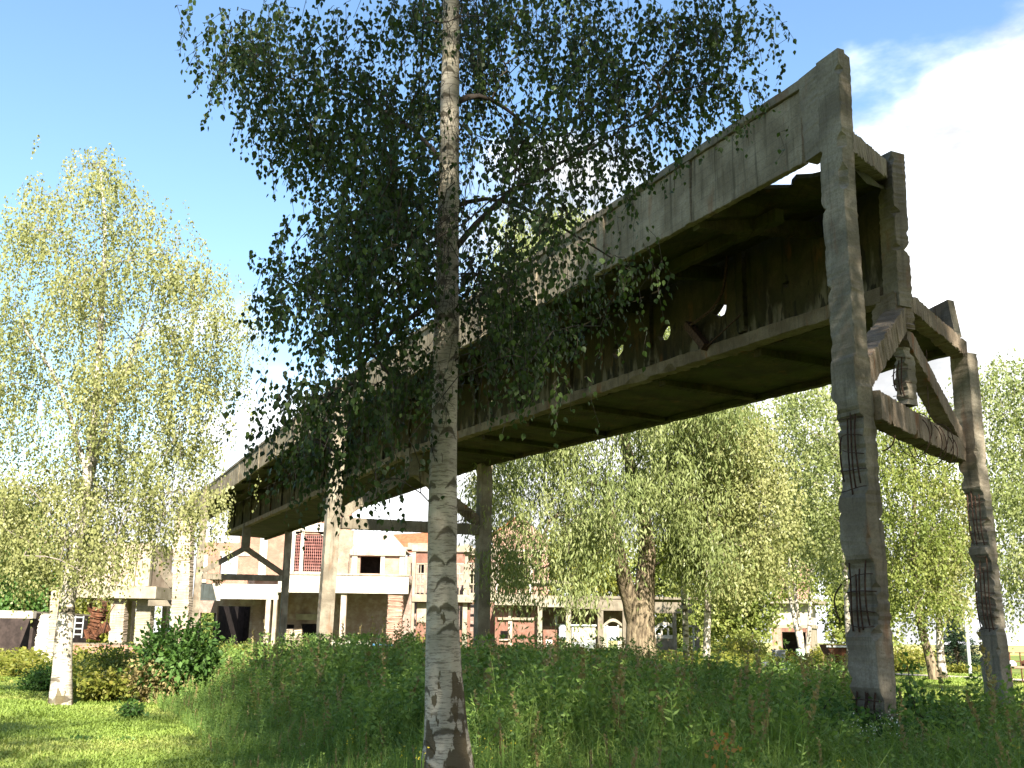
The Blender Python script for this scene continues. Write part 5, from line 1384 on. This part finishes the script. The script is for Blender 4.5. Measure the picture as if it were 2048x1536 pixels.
def blades(name, label, xy, h, wdt, m, seed, cat_='grass', bend=.5):
    r = np.random.default_rng(seed); n = len(xy)
    a = r.random(n)*6.28; d = np.stack([np.cos(a), np.sin(a)], 1); s = np.stack([-d[:, 1], d[:, 0]], 1)
    b = np.c_[xy, gz(xy[:, 0], xy[:, 1])-.012]; s3 = np.c_[s, np.zeros(n)]*wdt[:, None]/2
    bd = (bend*(.3+r.random(n)))[:, None]
    m1 = b+np.c_[d*h[:, None]*bd*.25, h*.6]; t = b+np.c_[d*h[:, None]*bd, h*(1-.25*bd[:, 0])]
    V = np.stack([b-s3, b+s3, m1-s3*.75, m1+s3*.75, t-s3*.1, t+s3*.1], 1).reshape(-1, 3)
    F = (np.arange(n)[:, None, None]*6+np.array([[0, 1, 3, 2], [2, 3, 5, 4]])[None]).reshape(-1, 4)
    o = obj(name, (V, F), MAT[m], rnd=np.repeat(np.clip(.5*r.random(n)+.5*(.5+.5*np.sin(xy[:, 0]*.9+2*np.sin(xy[:, 1]*.6))), 0, 1), 2), kind='stuff'); tag(o, label, cat_)
xy = field(110000, 7.2, 24, r_, 1.5)
xy = xy[np.random.default_rng(3).random(len(xy)) < np.interp(xy[:, 1], [9, 13, 18], [1, .6, .3])]; blades('long_grass', 'long bright grass growing up through the foreground weeds', xy, env(xy, r_, .3)*np.interp(xy[:, 1], [8, 12, 20], [1.1, .95, .8]), .006+.005*r_.random(len(xy)), 'grass', 5, bend=.8)
# lawn blades: left lawn, then sparser to the right and far
n = 150000
Y = 10.5+27*r_.random(n)**1.25; X = -Y*.56-1+(left_edge(Y)+.6+Y*.56+1)*r_.random(n)
tuft = .6+.5*np.sin(X*2.1+np.sin(Y*1.7))*np.sin(Y*1.3+X*.4)
blades('lawn_grass', 'short mown lawn grass on the left', np.stack([X, Y], 1), (.05+.055*r_.random(n))*np.clip(tuft+.5, .6, 1.7)*np.interp(Y, [11, 38], [.85, 1.4]), .012+.01*r_.random(n)*1.0+Y*.0006, 'lawn', 6, bend=.7)
n = 60000
Y = 15+45*r_.random(n)**.9; X = right_edge(Y)-.8+(Y*.56+2-right_edge(Y))*r_.random(n)
k = ~((Y > 44) & (np.abs(Y-(g1[1]+(X-g1[0])*(g2[1]-g1[1])/(g2[0]-g1[0]))) < 1.4)); X, Y = X[k], Y[k]
blades('lawn_grass', 'sunny lawn grass on the right beyond the bridge legs', np.stack([X, Y], 1), (.05+.05*r_.random(len(X)))*np.interp(Y, [15, 60], [.9, 1.5]), .014+Y*.0008, 'lawn', 8, bend=.7)
# rough growth in the yard behind the weeds
xy = np.stack([-24+46*r_.random(3200), 34+48*r_.random(3200)], 1)
k = (xy[:, 0] < 9) | (xy[:, 1] > 60); xy = xy[k]
scatter_weeds('yard_weeds', 'sunlit rough weeds in the yard before the factory', xy, .5+.6*r_.random(len(xy)), 3, 'leaf_yellow', 91, 'broad', wid=1.5)
# flowers
def flowers(name, label, pts, m, seed, n=26, sp=.07, hgt=.0, size=.02, cat_='flowers', group=None, stem=True):
    for i, (x, y, Y) in enumerate(pts):
        r = np.random.default_rng(seed+i); c = at(x, y, Y)
        t = thing(name, label if isinstance(label, str) else label[i], cat_, (c[0], c[1], 0), group)
        lp = c+r.normal(0, sp, (n, 3)); V, F, rn = leaves(lp, r.normal(size=(n, 3))+UP*.5, np.full(n, size)*(.7+.6*r.random(n)), 'broad', r)
        obj('petals', (V, F), MAT[m], t, rnd=rn, kind='stuff')
        V, F = frusta(np.repeat([[c[0], c[1], 0]], 6, 0), c+r.normal(0, sp*.8, (6, 3)), np.full(6, .004), np.full(6, .003), 3)
        obj('stem', (V, F), MAT['leaf_weed'], t, rnd=np.full(len(F), .5))
yf = [(806, 1496, 8.6), (845, 1508, 8.3), (965, 1488, 8.4), (975, 1508, 8.3), (1015, 1482, 8.8), (700, 1478, 9.5), (1683, 1530, 8.5)]
flowers('ragwort', ['yellow ragwort flowers a little left of the near birch foot', 'yellow ragwort flowers touching the left of the birch foot', 'yellow ragwort flowers right of the birch foot', 'lower yellow ragwort head right of the birch foot',
        'yellow ragwort flowers farther right of the birch foot', 'single yellow ragwort among the weeds left of the birch', 'yellow ragwort at the bottom edge below the near bridge leg'], yf, 'petal', 200, 12, .035, size=.016, group='yellow ragwort in the grass')
wf = [(1745, 1460, 13.2), (1790, 1450, 13.4), (1725, 1475, 12.8), (1684, 1482, 12.6), (1712, 1452, 13.2), (1775, 1438, 13.9)]
flowers('bramble_blossom', ['white blossoms just right of the foot of the near bridge leg', 'white blossoms farthest right on the bramble between the legs', 'lowest but one white blossoms left below the near leg', 'white blossoms farthest left on the bramble mound', 'white blossoms right in front of the near bridge leg', 'highest white blossoms on the bramble right of the near leg'], wf, 'petalw', 300, 24, .06, size=.022, group='white bramble blossoms')
flowers('dry_plant', 'withered orange-brown plant standing in the grass right of the birch', [(1440, 1492, 9.2)], 'drybrown', 400, 40, .07, size=.05, cat_='plant')

# ---- trees behind the viewer that throw the shade over the foreground
G_S = 'trees standing behind the viewpoint'
def shade_tree(label, x, y, h, rad, seed, n=5200, z0=5):
    r = np.random.default_rng(seed)
    t = thing('birch_tree', label, 'tree', (x, y, 0), G_S)
    obj('trunk', tube([[x, y, -.1], [x+.1, y, h*.5], [x, y+.2, h*.95]], [.24, .15, .03], 10), MAT['bark_birch_far'], t, smooth=True)
    m = 130
    z = z0+(h-z0)*r.random(m); a = r.random(m)*6.28; q = rad*np.sin(np.clip((z-z0)/(h-z0), .08, .97)*math.pi)**.6*np.sqrt(r.random(m))
    tips = np.stack([x+q*np.cos(a), y+q*np.sin(a), z], 1); A = np.stack([np.full(m, x), np.full(m, y), z-q*.5], 1)
    obj('branches', frusta(A, tips, np.full(m, .035), np.full(m, .012), 4), MAT['twig'], t, kind='stuff')
    lp = tips[r.integers(0, m, n)]+r.normal(0, .55, (n, 3))
    V, F, rn = leaves(lp, r.normal(size=(n, 3))-UP*.5, np.full(n, .24), 'kite', r)
    obj('crown', (V, F), MAT['leaf_mid'], t, rnd=rn, kind='stuff')
shade_tree('tall birch behind the viewpoint on the right', 9.5, 1, 27, 5.2, 501, 60000)
shade_tree('tall birch close behind the viewpoint', 2.6, -7, 27, 5.2, 502, 26000)
shade_tree('slender birch behind the viewpoint between the taller ones', 6.6, -3, 28, 4.2, 505, 30000)
shade_tree('small birch behind the viewpoint on the left', -4.3, -5, 18, 2.4, 503, 6000, 8)
shade_tree('lower birch behind the viewpoint at the far right', 15.5, 1, 20, 4.4, 504, 8000)
